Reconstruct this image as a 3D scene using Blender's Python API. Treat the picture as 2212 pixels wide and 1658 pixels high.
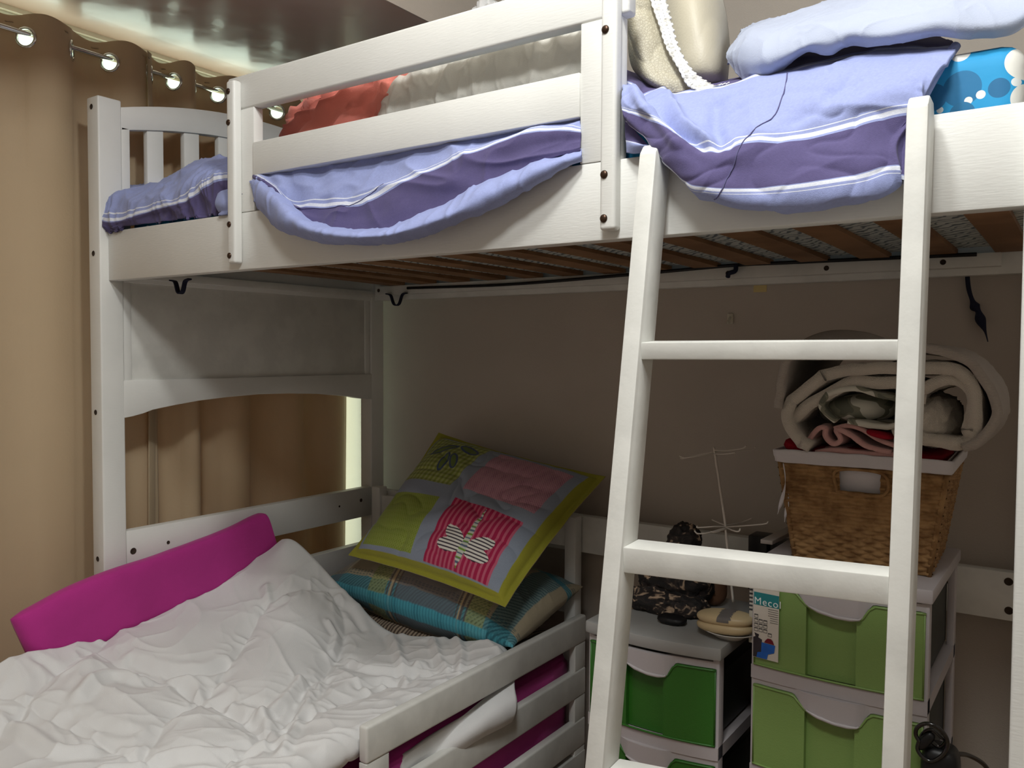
import bpy, bmesh, math, random
import numpy as np
from mathutils import Vector, Matrix, Euler

for o in list(bpy.data.objects): bpy.data.objects.remove(o, do_unlink=True)
SC = bpy.context.scene
COL = SC.collection
Z0 = 1.36                       # camera height: every z below is measured from the camera, floor at -1.36
random.seed(4); RNG = np.random.RandomState(7)

# ------------------------------------------------------------------ camera
RT = np.array([0.82321, 0.56771, 0.00486]); FX = 1802.88
def _cam():
    yaw, pit, rol = -6.03779588e-01, 3.81059150e-02, 4.85699348e-03
    f = np.array([math.sin(yaw)*math.cos(pit), math.cos(yaw)*math.cos(pit), -math.sin(pit)])
    rt = np.array([math.cos(yaw), -math.sin(yaw), 0]); up = np.cross(rt, f)
    return rt*math.cos(rol)+up*math.sin(rol), -rt*math.sin(rol)+up*math.cos(rol), f
RT, UP, FW = _cam()
CAMP = np.array([2.045, -1.165, 0.0])
cd = bpy.data.cameras.new('camera'); cam = bpy.data.objects.new('camera', cd); COL.objects.link(cam)
cd.sensor_width = 36; cd.lens = FX/2212*36; cd.clip_start = .02
M = Matrix(((RT[0], UP[0], -FW[0], CAMP[0]), (RT[1], UP[1], -FW[1], CAMP[1]), (RT[2], UP[2], -FW[2], CAMP[2]+Z0), (0, 0, 0, 1)))
cam.matrix_world = M
SC.camera = cam
SC.view_settings.view_transform = 'Standard'; SC.view_settings.look = 'None'
SC.view_settings.gamma = 1; SC.view_settings.use_curve_mapping = False
SC.view_settings.exposure = 0.0
# ------------------------------------------------------------------ world, ceiling lamp and added fill
w = bpy.data.worlds.new('world'); SC.world = w; w.use_nodes = True
w.node_tree.nodes['Background'].inputs[0].default_value = (.8, .9, .88, 1)
w.node_tree.nodes['Background'].inputs[1].default_value = .6
def lamp(name, kind, loc, power, size, color, rot=(0, 0, 0)):
    l = bpy.data.lights.new(name, kind); l.energy = power; l.color = color
    if kind == 'AREA': l.shape = 'DISK'; l.size = size
    else: l.shadow_soft_size = size
    o = bpy.data.objects.new(name, l); o.location = (loc[0], loc[1], loc[2]+Z0); o.rotation_euler = rot; COL.objects.link(o); return o
lamp('ceiling_lamp_light', 'POINT', (1.65, -.54, 1.17), 33, .07, (.985, 1, .975))
lamp('room_fill_light', 'AREA', (1.9, -1.25, 1.40), 25, .45, (.985, 1, .98))  # added soft overhead fill for front faces and under the bunk, no fixture

# ------------------------------------------------------------------ helpers
def lin(c):
    c = [x/255 for x in c[:3]]
    return tuple((x/12.92 if x <= .04045 else ((x+.055)/1.055)**2.4) for x in c)+(1,)
def at(px, py, **k):
    d = FW+RT*(px-1106)/FX-UP*(py-829)/FX
    for a, i in (('x', 0), ('y', 1), ('z', 2)):
        if a in k: return CAMP+d*(k[a]-CAMP[i])/d[i]
class NT:
    def __init__(s, name):
        s.m = bpy.data.materials.new(name); s.m.use_nodes = True; s.t = s.m.node_tree; s.b = s.t.nodes['Principled BSDF']
    def n(s, typ, **k):
        n = s.t.nodes.new(typ)
        for a, v in k.items():
            if a.startswith('_'): setattr(n, a[1:], v)
            else: n.inputs[a.replace('_', ' ')].default_value = v
        return n
    def l(s, a, b): s.t.links.new(a, b)
def mat(name, col, rough=.5, var=.04, nscale=8, bump=0, bscale=200, spec=.4, metal=0, col2=None, sheen=0, bdist=.002, lo=.4, hi=.6, bstretch=None, coat=0):
    """plain coloured material with a soft procedural tint and fine relief"""
    T = NT(name); c = lin(col)
    tc = T.n('ShaderNodeTexCoord')
    nz = T.n('ShaderNodeTexNoise', Scale=nscale, Detail=4.0); T.l(tc.outputs['Object'], nz.inputs['Vector'])
    cr = T.n('ShaderNodeValToRGB'); e = cr.color_ramp.elements
    d = lin(col2) if col2 else tuple(x*(1-var*2) for x in c[:3])+(1,)
    e[0].position = lo; e[0].color = d; e[1].position = hi; e[1].color = c
    T.l(nz.outputs['Fac'], cr.inputs['Fac']); T.l(cr.outputs['Color'], T.b.inputs['Base Color'])
    T.b.inputs['Roughness'].default_value = rough; T.b.inputs['Specular IOR Level'].default_value = spec
    T.b.inputs['Metallic'].default_value = metal; T.b.inputs['Coat Weight'].default_value = coat
    if sheen: T.b.inputs['Sheen Weight'].default_value = sheen
    if bump:
        b = T.n('ShaderNodeBump', Strength=bump, Distance=bdist)
        n2 = T.n('ShaderNodeTexNoise', Scale=bscale, Detail=3.0)
        if bstretch:
            mp = T.n('ShaderNodeMapping', Scale=bstretch); T.l(tc.outputs['Object'], mp.inputs['Vector']); T.l(mp.outputs[0], n2.inputs['Vector'])
        else: T.l(tc.outputs['Object'], n2.inputs['Vector'])
        T.l(n2.outputs['Fac'], b.inputs['Height']); T.l(b.outputs['Normal'], T.b.inputs['Normal'])
    return T.m
def attr_mat(name, rough=.85, bump=.3, bscale=900, sheen=.1, mult=1.0, weave=.12):
    T = NT(name); a = T.n('ShaderNodeAttribute', _attribute_name='Col'); tc = T.n('ShaderNodeTexCoord')
    nz = T.n('ShaderNodeTexNoise', Scale=420.0, Detail=2.0); T.l(tc.outputs['Object'], nz.inputs['Vector'])
    mr = T.n('ShaderNodeMapRange'); mr.inputs['To Min'].default_value = (1-weave)*mult; mr.inputs['To Max'].default_value = (1+weave)*mult
    T.l(nz.outputs['Fac'], mr.inputs['Value'])
    mx = T.n('ShaderNodeVectorMath', _operation='SCALE'); T.l(a.outputs['Color'], mx.inputs[0]); T.l(mr.outputs[0], mx.inputs['Scale'])
    T.l(mx.outputs[0], T.b.inputs['Base Color'])
    T.b.inputs['Roughness'].default_value = rough; T.b.inputs['Sheen Weight'].default_value = sheen; T.b.inputs['Specular IOR Level'].default_value = .2
    b = T.n('ShaderNodeBump', Strength=bump, Distance=.001); n2 = T.n('ShaderNodeTexNoise', Scale=bscale)
    T.l(tc.outputs['Object'], n2.inputs['Vector']); T.l(n2.outputs['Fac'], b.inputs['Height']); T.l(b.outputs[0], T.b.inputs['Normal'])
    return T.m

# vectorised gradient noise
_perm = RNG.permutation(256); _perm = np.concatenate([_perm]*3)
_grad = RNG.normal(size=(256, 3)); _grad /= np.linalg.norm(_grad, axis=1)[:, None]
def noise3(p):
    p = np.asarray(p, float); i = np.floor(p).astype(int); f = p-i; u = f*f*f*(f*(f*6-15)+10); i &= 255
    r = 0
    for dx in (0, 1):
        for dy in (0, 1):
            for dz in (0, 1):
                h = _perm[_perm[_perm[(i[..., 0]+dx) & 255]+((i[..., 1]+dy) & 255)]+((i[..., 2]+dz) & 255)]
                g = _grad[h]; d = f-np.array([dx, dy, dz])
                wt = (u[..., 0] if dx else 1-u[..., 0])*(u[..., 1] if dy else 1-u[..., 1])*(u[..., 2] if dz else 1-u[..., 2])
                r = r+wt*(g*d).sum(-1)
    return r
def wrinkle(p, freq=(8, 8, 8), warp=.5, k=3, seed=0.0):
    """sharp cloth folds: ridged, domain-warped noise in 0..1"""
    q = np.asarray(p)*np.array(freq)+seed
    wv = np.stack([noise3(q*.6+11), noise3(q*.6+37), noise3(q*.6+71)], -1)
    n = noise3(q+warp*2*wv)
    return np.clip(1-np.abs(n)*2.4, 0, 1)**k
def cr1(P, n, closed=False):
    """Catmull-Rom resample of (m, d) points to n points"""
    P = np.asarray(P, float); m = len(P)
    if m == 2: t = np.linspace(0, 1, n)[:, None]; return P[0]*(1-t)+P[1]*t
    t = np.linspace(0, m-1, n); i = np.minimum(t.astype(int), m-2); f = (t-i)[:, None]
    E = np.vstack([2*P[0]-P[1], P, 2*P[-1]-P[-2]])
    a, b, c, d = E[i], E[i+1], E[i+2], E[i+3]
    return .5*((2*b)+(-a+c)*f+(2*a-5*b+4*c-d)*f*f+(-a+3*b-3*c+d)*f**3)

def put(o, loc=None):
    COL.objects.link(o); return o
def tag(o, label, cat, group=None, kind=None):
    o['label'] = label; o['category'] = cat
    if group: o['group'] = group
    if kind: o['kind'] = kind
    return o
def thing(name, label, cat, loc, group=None):
    o = bpy.data.objects.new(name, None); o.empty_display_size = .05; o.location = (loc[0], loc[1], loc[2]+Z0); put(o)
    return tag(o, label, cat, group)
def root_of(o):
    v = Vector((0, 0, 0))
    while o: v += o.location; o = o.parent
    return v
def obj(name, geo, m, parent=None, smooth=False, uv=None, col=None, angle=None, label=None, mats=None, midx=None):
    """one mesh object from a bmesh or (verts, faces); coordinates in world metres with z from the camera height"""
    me = bpy.data.meshes.new(name)
    if isinstance(geo, bmesh.types.BMesh): geo.to_mesh(me); geo.free()
    else: me.from_pydata([tuple(map(float, v)) for v in geo[0]], [], [tuple(map(int, f)) for f in geo[1]])
    n = len(me.vertices); co = np.zeros(n*3); me.vertices.foreach_get('co', co); co = co.reshape(-1, 3)
    o = bpy.data.objects.new(name, me); put(o)
    if parent:
        off = root_of(parent); o.parent = parent
    else:
        c = (co.min(0)+co.max(0))/2; off = Vector((c[0], c[1], co[:, 2].min()+Z0)); o.location = off
    co -= np.array([off.x, off.y, off.z-Z0]); me.vertices.foreach_set('co', co.ravel())
    for k in (mats or [m]): me.materials.append(k)
    if midx is not None: me.polygons.foreach_set('material_index', np.asarray(midx, int))
    if smooth: me.polygons.foreach_set('use_smooth', np.ones(len(me.polygons), bool))
    if uv is not None:
        L = me.uv_layers.new(name='UVMap'); li = np.zeros(len(me.loops), int); me.loops.foreach_get('vertex_index', li)
        L.data.foreach_set('uv', np.asarray(uv, float)[li].ravel())
    if col is not None:
        A = me.color_attributes.new(name='Col', type='FLOAT_COLOR', domain='POINT')
        c = np.ones((n, 4)); c[:, :3] = col; A.data.foreach_set('color', c.ravel())
    me.update()
    if angle is not None:
        me.polygons.foreach_set('use_smooth', np.ones(len(me.polygons), bool))
        try: me.set_sharp_from_angle(angle=math.radians(angle))
        except Exception: pass
    if label: o['label'] = label
    return o
def struct(name, geo, m, parent=None, **k):
    o = obj(name, geo, m, parent, **k)
    if not parent: o['kind'] = 'structure'
    return o
def box_bm(x0, x1, y0, y1, z0, z1, bev=.002, seg=2, bm=None):
    b = bm or bmesh.new()
    r = bmesh.ops.create_cube(b, size=1); vs = r['verts']
    for v in vs: v.co = Vector(((x0+x1)/2+v.co.x*(x1-x0), (y0+y1)/2+v.co.y*(y1-y0), (z0+z1)/2+v.co.z*(z1-z0)))
    if bev:
        es = list({e for v in vs for e in v.link_edges}); bmesh.ops.bevel(b, geom=es, offset=bev, segments=seg, profile=.5, affect='EDGES')
    return b
def box(name, x0, x1, y0, y1, z0, z1, m, parent=None, bev=.002, seg=2, **k):
    return obj(name, box_bm(x0, x1, y0, y1, z0, z1, bev, seg), m, parent, angle=40, **k)
def prism_bm(poly, axis, a, b, bev=.002):
    """closed outline extruded along one axis; poly gives the two other coordinates"""
    bm = bmesh.new()
    def mk(p, t): return Vector((t, p[0], p[1])) if axis == 'x' else (Vector((p[0], t, p[1])) if axis == 'y' else Vector((p[0], p[1], t)))
    v0 = [bm.verts.new(mk(p, a)) for p in poly]; v1 = [bm.verts.new(mk(p, b)) for p in poly]
    bm.faces.new(v0); bm.faces.new(v1[::-1]); n = len(poly)
    for i in range(n): bm.faces.new((v0[i], v1[i], v1[(i+1) % n], v0[(i+1) % n]))
    bmesh.ops.recalc_face_normals(bm, faces=bm.faces)
    if bev:
        es = [e for e in bm.edges if len(e.link_faces) == 2 and e.calc_face_angle(0) > .5]
        bmesh.ops.bevel(bm, geom=es, offset=bev, segments=2, profile=.5, affect='EDGES')
    return bm
def hexa_bm(c, bev=.002):
    """box from 8 corners: bottom four then top four, same order"""
    bm = bmesh.new(); v = [bm.verts.new(Vector(map(float, p))) for p in c]
    for f in ((0, 1, 2, 3), (7, 6, 5, 4), (0, 4, 5, 1), (1, 5, 6, 2), (2, 6, 7, 3), (3, 7, 4, 0)): bm.faces.new([v[i] for i in f])
    bmesh.ops.recalc_face_normals(bm, faces=bm.faces)
    if bev: bmesh.ops.bevel(bm, geom=list(bm.edges), offset=bev, segments=2, profile=.5, affect='EDGES')
    return bm
def tube(pts, r, n=8, res=None, closed=False, caps=True):
    P = np.asarray(pts, float)
    if res: P = cr1(np.vstack([P, P[:1]]) if closed else P, res); P = P[:-1] if closed else P
    m = len(P); R = np.full(m, r, float) if np.isscalar(r) else cr1(np.asarray(r, float)[:, None], m)[:, 0]
    T = (np.roll(P, -1, 0)-np.roll(P, 1, 0)) if closed else np.gradient(P, axis=0)
    T /= np.linalg.norm(T, axis=1)[:, None]+1e-12
    u = np.cross(T[0], [0, 0, 1.0]);
    if np.linalg.norm(u) < 1e-3: u = np.cross(T[0], [1.0, 0, 0])
    V = []; F = []
    for i in range(m):
        u = u-T[i]*(u@T[i]); u /= np.linalg.norm(u)+1e-12; w_ = np.cross(T[i], u)
        for k in range(n):
            a = 2*math.pi*k/n; V.append(P[i]+R[i]*(u*math.cos(a)+w_*math.sin(a)))
    for i in range(m if closed else m-1):
        for k in range(n): a = i*n+k; b = i*n+(k+1) % n; j = ((i+1) % m)*n; F.append((a, b, j+(k+1) % n, j+k))
    if not closed and caps: F.append(tuple(range(n))[::-1]); F.append(tuple(range((m-1)*n, m*n)))
    return V, F
def join(*gs):
    V = []; F = []
    for v, f in gs:
        o = len(V); V += list(v); F += [tuple(i+o for i in q) for q in f]
    return V, F
def grid_faces(nv, nu, off=0, flip=False):
    i = np.arange(nv-1)[:, None]*nu+np.arange(nu-1)[None, :]; i = i.ravel()+off
    f = np.stack([i, i+1, i+nu+1, i+nu], 1)
    return (f[:, ::-1] if flip else f)
def normals(G):
    gu = np.gradient(G, axis=1); gv = np.gradient(G, axis=0); n = np.cross(gu, gv)
    return n/(np.linalg.norm(n, axis=2)[..., None]+1e-12)
def surf(rows, nu, nv):
    R = np.stack([cr1(r, nu) for r in rows], 0)          # (rows, nu, 3)
    d = R.shape[2]; G = cr1(R.reshape(len(rows), -1), nv).reshape(nv, nu, d)
    return G
def sheet_geo(G, thick=.0, flip=False):
    """grid to mesh, with thickness away from its normal and closed edges"""
    nv, nu = G.shape[:2]; V = G.reshape(-1, 3); F = grid_faces(nv, nu, 0, flip)
    if thick:
        N = normals(G)*(-1 if flip else 1); B = (G-N*thick).reshape(-1, 3); n = nv*nu
        F2 = grid_faces(nv, nu, n, not flip); V = np.vstack([V, B])
        b = list(range(nu))+[r*nu+nu-1 for r in range(1, nv)]+[(nv-1)*nu+c for c in range(nu-2, -1, -1)]+[r*nu for r in range(nv-2, 0, -1)]
        b = np.array(b); c = np.roll(b, -1); F3 = np.stack([b, b+n, c+n, c], 1)
        if flip: F3 = F3[:, ::-1]
        F = np.vstack([F, F2, F3])
    return V, F
def ellipsoid(c, r, nu=48, nv=28, e1=1.0, e2=1.0, R=None, disp=None):
    u = np.linspace(-math.pi, math.pi, nu, endpoint=False); v = np.linspace(-math.pi/2, math.pi/2, nv)
    sp = lambda x, e: np.sign(x)*np.abs(x)**e
    U, W = np.meshgrid(u, v); X = sp(np.cos(W), e1)*sp(np.cos(U), e2); Y = sp(np.cos(W), e1)*sp(np.sin(U), e2); Z = sp(np.sin(W), e1)
    P = np.stack([X, Y, Z], -1)
    Q = P*np.array(r)
    if disp is not None:
        n = P/(np.linalg.norm(P, axis=2)[..., None]+1e-9); Q = Q+n*disp(P)[..., None]
    if R is not None: Q = Q@np.array(R).T
    Q = Q+np.array(c); V = Q.reshape(-1, 3); F = []
    for i in range(nv-1):
        for k in range(nu): F.append((i*nu+k, i*nu+(k+1) % nu, (i+1)*nu+(k+1) % nu, (i+1)*nu+k))
    return V, F
def rotm(rx, ry, rz): return np.array(Euler((math.radians(rx), math.radians(ry), math.radians(rz))).to_matrix())

# ------------------------------------------------------------------ materials
PAINT = mat('white_paint', (226, 226, 222), .42, .03, 5, .25, 60, .4, bstretch=(1, 1, 6), bdist=.001)
PAINT2 = mat('white_paint_aged', (222, 222, 217), .5, .05, 14, .35, 90, .35, bdist=.001)
WALLM = mat('wall_paint', (191, 181, 170), .8, .03, 3, .3, 350, .2)
CEIL = mat('ceiling_paint', (215, 208, 200), .8, .02, 2)
GLOSS = mat('glossy_ceiling_film', (182, 154, 142), .27, .02, 1.2, .3, 3, .9, bdist=.04, coat=.15)
FLOORM = mat('floor_wood', (150, 125, 100), .5, .1, 6)
DARKB = mat('bolt_bronze', (74, 56, 44), .35, .1, 60, metal=.7)
HOLE = mat('bolt_hole_dark', (60, 48, 38), .9)
PINE = mat('slat_pine', (150, 112, 78), .6, .12, 6, .3, 30, .3, col2=(122, 88, 58), bstretch=(8, 1, 1))
NAVY = mat('navy_webbing', (22, 26, 52), .8, .1, 80, .4, 400)
BLACK = mat('black_cord', (16, 16, 20), .5, .1, 50)
CHROME = mat('chrome', (215, 218, 215), .12, .02, 9, metal=1)
MAG = mat('magenta_cotton', (186, 52, 140), .85, .05, 7, .3, 500, .2, sheen=.15)
WHITEC = mat('white_cotton', (226, 226, 226), .8, .015, 5, .25, 500, .25, sheen=.05)
CREAM = mat('cream_cotton', (216, 214, 206), .6, .03, 5, .25, 500, .35, sheen=.1)
RED = mat('coral_cotton', (232, 138, 124), .75, .06, 7, .3, 500, .25, sheen=.15)
PALEB = mat('pale_blue_cotton', (172, 180, 200), .75, .02, 5, .25, 500, .25, sheen=.1)
MAGS = MAG

# ------------------------------------------------------------------ room
XL, XR, YB, YF, ZC = -.25, 3.3, 1.035, -2.5, 1.46
ZF = -1.36
struct('floor', box_bm(XL-.2, XR+.1, YF-.1, YB+.1, ZF-.06, ZF, 0), FLOORM)
struct('ceiling', box_bm(XL-.2, XR+.1, YF-.1, YB+.1, ZC, ZC+.06, 0), CEIL)
struct('wall_back', box_bm(XL-.2, XR+.1, YB, YB+.1, ZF, ZC, 0), WALLM)
ROOMW = mat('far_wall_paint', (168, 160, 152), .8, .02, 2)
struct('wall_right', box_bm(XR, XR+.1, YF, YB, ZF, ZC, 0), ROOMW)
struct('wall_front', box_bm(XL-.2, XR+.1, YF-.1, YF, ZF, ZC, 0), ROOMW)
# dropped ceiling over the window side: glossy underside, matt fascia
struct('ceiling', box_bm(XL-.02, .57, YF, YB, .88, .90, 0), GLOSS)
struct('trim_1', box_bm(.5705, .575, YF, YB, .879, ZC, 0), WALLM)
# left wall with window opening (y -.95..1.08, z -.95..+.86)
wl = bmesh.new()
for a in ((XL-.1, XL, YF, -.95, ZF, ZC), (XL-.1, XL, -.95, YB, ZF, -.95), (XL-.1, XL, -.95, YB, .868, ZC), (XL-.1, XL, YB, YB+.1, -.95, .868)): box_bm(*a, 0, bm=wl)
struct('wall_left', wl, CEIL)
def glow_mat():
    T = NT('frosted_window_daylight'); T.b.inputs['Base Color'].default_value = (.7, .75, .72, 1); T.b.inputs['Roughness'].default_value = .3
    tc = T.n('ShaderNodeTexCoord'); nz = T.n('ShaderNodeTexNoise', Scale=3.0); T.l(tc.outputs['Object'], nz.inputs['Vector'])
    mr = T.n('ShaderNodeMapRange'); mr.inputs['To Min'].default_value = 2.3; mr.inputs['To Max'].default_value = 2.8; T.l(nz.outputs['Fac'], mr.inputs['Value'])
    T.b.inputs['Emission Color'].default_value = (.80, 1, .88, 1); T.l(mr.outputs[0], T.b.inputs['Emission Strength']); return T.m
win = thing('window_1', 'w', 'window', (-.3, .06, -.95))
for k in ('label', 'category'): del win[k]
win['kind'] = 'structure'
FRM = mat('window_frame_white', (225, 228, 224), .4)
for a in ((-.95, -.90), (.035, .085), (1.02, 1.034)): box('window_frame', -.31, -.262, a[0], a[1], -.95, .868, FRM, win, .003)
for a in ((-.95, -.90), (.83, .868)): box('window_frame', -.31, -.264, -.90, 1.02, a[0], a[1], FRM, win, .003)
GLOW = glow_mat()
box('pane', -.300, -.294, -.90, .035, -.90, .83, GLOW, win, 0); box('pane', -.300, -.294, .085, 1.02, -.90, .83, GLOW, win, 0)

# ------------------------------------------------------------------ bunk bed
bed = thing('bunk_bed', 'white painted wooden bunk bed with guard rail and arched end panel', 'bunk bed', (.98, .48, ZF))
def bolt(parent, x, y, z, r=.0065, axis='y', m=None):
    def d(P): return np.zeros(P.shape[:2])
    rr = (r, r*.55, r) if axis == 'y' else (r*.55, r, r)
    obj('bolt', ellipsoid((x, y, z), rr, 14, 8), m or DARKB, parent, True)
def hole(parent, x, y, z, axis='y', r=.006):
    pts = []; n = 16; V = []; F = []
    for ring, (rr, dd) in enumerate(((r*1.25, 0), (r, .001), (r*.8, -.0005), (0.0001, -.0005))):
        for k in range(n):
            a = 2*math.pi*k/n; c, s = rr*math.cos(a), rr*math.sin(a)
            V.append((x+c, y-dd-.0006, z+s) if axis == 'y' else (x+dd+.0006, y+c, z+s))
    for q in range(3):
        for k in range(n): F.append((q*n+k, q*n+(k+1) % n, (q+1)*n+(k+1) % n, (q+1)*n+k))
    obj('bolt_hole', (V, F), HOLE, parent, True)
def post(x0, x1, y0, y1, z1):
    return obj('post', box_bm(x0, x1, y0, y1, ZF, z1, .004, 3), PAINT, bed, angle=40)
p_fl = post(-.052, 0, -.022, .04, .635)
p_rl = post(-.052, 0, .94, 1.003, .635)
post(1.979, 2.035, -.022, .04, .635)
post(1.979, 2.035, .94, 1.003, .635)
for z in (.61, .244, -.158, -.534): hole(p_fl, -.029, -.022, z, 'y', .0055)
# left end: head rail (arched), spindles, panel, arched board, lower rails
ys = np.linspace(.035, .945, 25); arch = lambda t: 4*t*(1-t)
top = [(y, .618+.066*arch((y-.035)/.91)) for y in ys]; bot = [(y, .560+.055*arch((y-.035)/.91)) for y in ys[::-1]]
obj('head_rail', prism_bm(top+bot, 'x', -.03, -.002), PAINT, bed, angle=30)
box('end_stile', -.03, -.002, .04, .063, .295, .57, PAINT, bed); box('end_stile', -.03, -.002, .917, .94, .295, .57, PAINT, bed)
for i in range(7):
    y = .115+i*.1095; box('spindle', -.026, -.008, y, y+.047, .29, .575+.05*arch((y+.02-.035)/.91), PAINT, bed, .0015)
box('end_rail', -.034, -.001, .04, .94, .175, .30, PAINT, bed)
box('end_cleat', -.001, .018, .06, .93, .185, .206, PAINT2, bed)
box('end_panel', -.024, -.008, .04, .94, -.085, .178, PAINT2, bed, .001)
box('end_stile', -.03, -.004, .04, .062, -.085, .178, PAINT, bed); box('end_stile', -.03, -.004, .915, .94, -.085, .178, PAINT, bed)
ya = [.036, .06, .09, .117, .18, .257, .35, .463, .58, .702, .78, .84, .88, .944]
za = [-.175, -.172, -.166, -.158, -.149, -.140, -.134, -.130, -.132, -.138, -.146, -.152, -.160, -.166]
obj('arched_board', prism_bm([(y, z) for y, z in zip(ya, za)]+[(.944, -.078), (.036, -.078)], 'x', -.03, .0), PAINT, bed, angle=30)
lr = box('end_rail', -.03, .0, .04, .94, -.570, -.470, PAINT, bed)
for y, z, r in ((.057, -.525, .007), (.158, -.521, .004), (.474, -.519, .006), (.788, -.517, .003), (.889, -.511, .005)): hole(lr, 0, y, z, 'x', r)
box('end_rail', -.03, .0, .04, .94, -.76, -.662, PAINT, bed)
# long rails
box('side_rail', 0, 1.98, -.0, .03, .176, .299, PAINT, bed, .0025)
box('side_rail', 0, 1.98, .955, .985, .176, .30, PAINT2, bed)
rc = box('slat_support', .03, 1.885, .93, .955, .192, .222, PAINT2, bed)
box('slat_support', .03, 1.95, .03, .052, .188, .215, PAINT2, bed)
for x, z in ((.045, .208), (1.275, .206), (1.52, .206), (1.772, .206)): hole(rc, x, .93, z, 'y', .005)
rr_ = box('side_rail', .0, 1.98, .95, .98, -.585, -.478, PAINT2, bed)
for x, z in ((1.80, -.515), (1.914, -.498), (1.916, -.562), (.10, -.52)): hole(rr_, x, .95, z, 'y', .007)
# slats
for i in range(14):
    x = 1.905-.137*i
    n = 10; poly = []
    bow = lambda t: .004*4*t*(1-t)
    V = []; F = []
    for k in range(n+1):
        t = k/n; y = .045+t*.895; z = .222+bow(t)
        V += [(x-.032, y, z), (x+.032, y, z), (x+.032, y, z+.012), (x-.032, y, z+.012)]
    for k in range(n):
        for j in range(4): a = k*4+j; b = k*4+(j+1) % 4; F.append((a, b, b+4, a+4))
    F += [(3, 2, 1, 0), tuple(n*4+j for j in range(4))]
    obj('slat', (V, F), PINE, bed)
# guard rail frame on the front
box('guard_rail', .484, 1.455, -.001, .026, .519, .592, PAINT, bed, .005, 3)
box('guard_rail', .571, 1.371, -.004, .022, .373, .443, PAINT, bed, .002)
box('guard_stile', .486, .571, -.0005, .024, .2995, .519, PAINT, bed, .0015)
box('guard_stile', 1.371, 1.441, -.0005, .024, .2995, .519, PAINT, bed, .0015)
for x0, z1 in ((.506, .578), (1.418, .66)):
    s_ = box('clamp_strip', x0, x0+.027, -.022, .0, .188, z1, PAINT, bed, .006, 4)
    for z in ((.555, .489, .272, .205) if x0 < 1 else (.492, .273, .206)): bolt(s_, x0+.0085, -.0225, z)
# navy straps under the mattress
def strap(cx, y, zt, wdt=.045, drop=.03):
    pts = [(cx-wdt/2-.02, zt+.006), (cx-wdt/2, zt), (cx-wdt/5, zt-drop), (cx+wdt/5, zt-drop), (cx+wdt/2, zt), (cx+wdt/2+.02, zt+.006)]
    P = cr1(pts, 30); rows = [np.stack([P[:, 0], np.full(30, yy), P[:, 1]], 1) for yy in (y, y+.012)]
    return sheet_geo(np.stack(rows), .0035)
tag(obj('webbing_strap', strap(.115, .12, .178, .04, .026), NAVY), 'navy webbing strap looping down below the bed rail beside left post', 'strap')
tag(obj('webbing_strap', strap(.135, .915, .19, .05, .03), NAVY), 'navy webbing strap looping down at the rear corner above the back wall', 'strap')
cordp = [at(880, 622, y=.93), at(1100, 614, y=.925), at(1370, 592, y=.92), at(1580, 573, y=.92), at(1700, 567, y=.92), at(1940, 556, y=.92), at(2110, 549, y=.92)]
tag(obj('bed_cord', tube(cordp, .0045, 8, 60), BLACK, None, True), 'long black cord running under the slats along the rear rail', 'cord')
kp = [at(1590, 572, y=.915), at(1588, 585, y=.91), at(1575, 590, y=.91), at(1572, 598, y=.915)]
hang = [at(px, py, y=1.02) for px, py in ((2088, 572), (2092, 620), (2100, 648), (2106, 662), (2113, 672), (2118, 690), (2128, 715), (2134, 738))]
tag(obj('hanging_strap', tube(hang, [.005, .005, .005, .011, .006, .011, .003, .001], 8, 60), NAVY, None, True), 'dark knotted strap hanging down the back wall right of the ladder', 'strap')
obj('strap_tie', tube(kp, .006, 8, 20), NAVY, bed, True)

# ------------------------------------------------------------------ ladder
lad = thing('ladder', 'white wooden ladder with flat rungs leaning on the upper bunk', 'ladder', (1.69, -.2, ZF))
def stile(x0, x1, yt, zt, yb, zb, d=.048):
    """leaning board: front edge from (yt, zt) to (yb, zb), continued to the floor"""
    sl = (yb-yt)/(zb-zt); yf = lambda z: yt+(z-zt)*sl
    z0 = ZF; poly = [(yf(z0), z0), (yf(z0)+d, z0)]
    topz = zt+.0; poly += [(yf(topz)+d+.0, topz-.012), (yf(topz)+d-.012, topz+.008), (yf(topz)+.012, topz+.010), (yf(topz), topz-.004)]
    obj('stile', prism_bm(poly, 'x', x0, x1, .003), PAINT2, lad, angle=35); return yf
yL = stile(1.5, 1.527, -.052, .293, -.196, -.542, .05)
yR = stile(1.8565, 1.881, -.056, .302, -.122, -.485, .05)
for z in (.0145, -.266, -.561, -.84, -1.12):
    a, b = yL(z), yR(z); zr = z+.002; h = .024 if z > -.1 else .036
    c = [(1.527, a+.006, z-h), (1.857, b+.006, zr-h), (1.857, b+.05, zr-h), (1.527, a+.052, z-h), (1.527, a+.003, z), (1.857, b+.003, zr), (1.857, b+.048, zr+(.002)), (1.527, a+.05, z+.003)]
    obj('rung', hexa_bm(c, .002), PAINT2, lad, angle=35)

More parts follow.
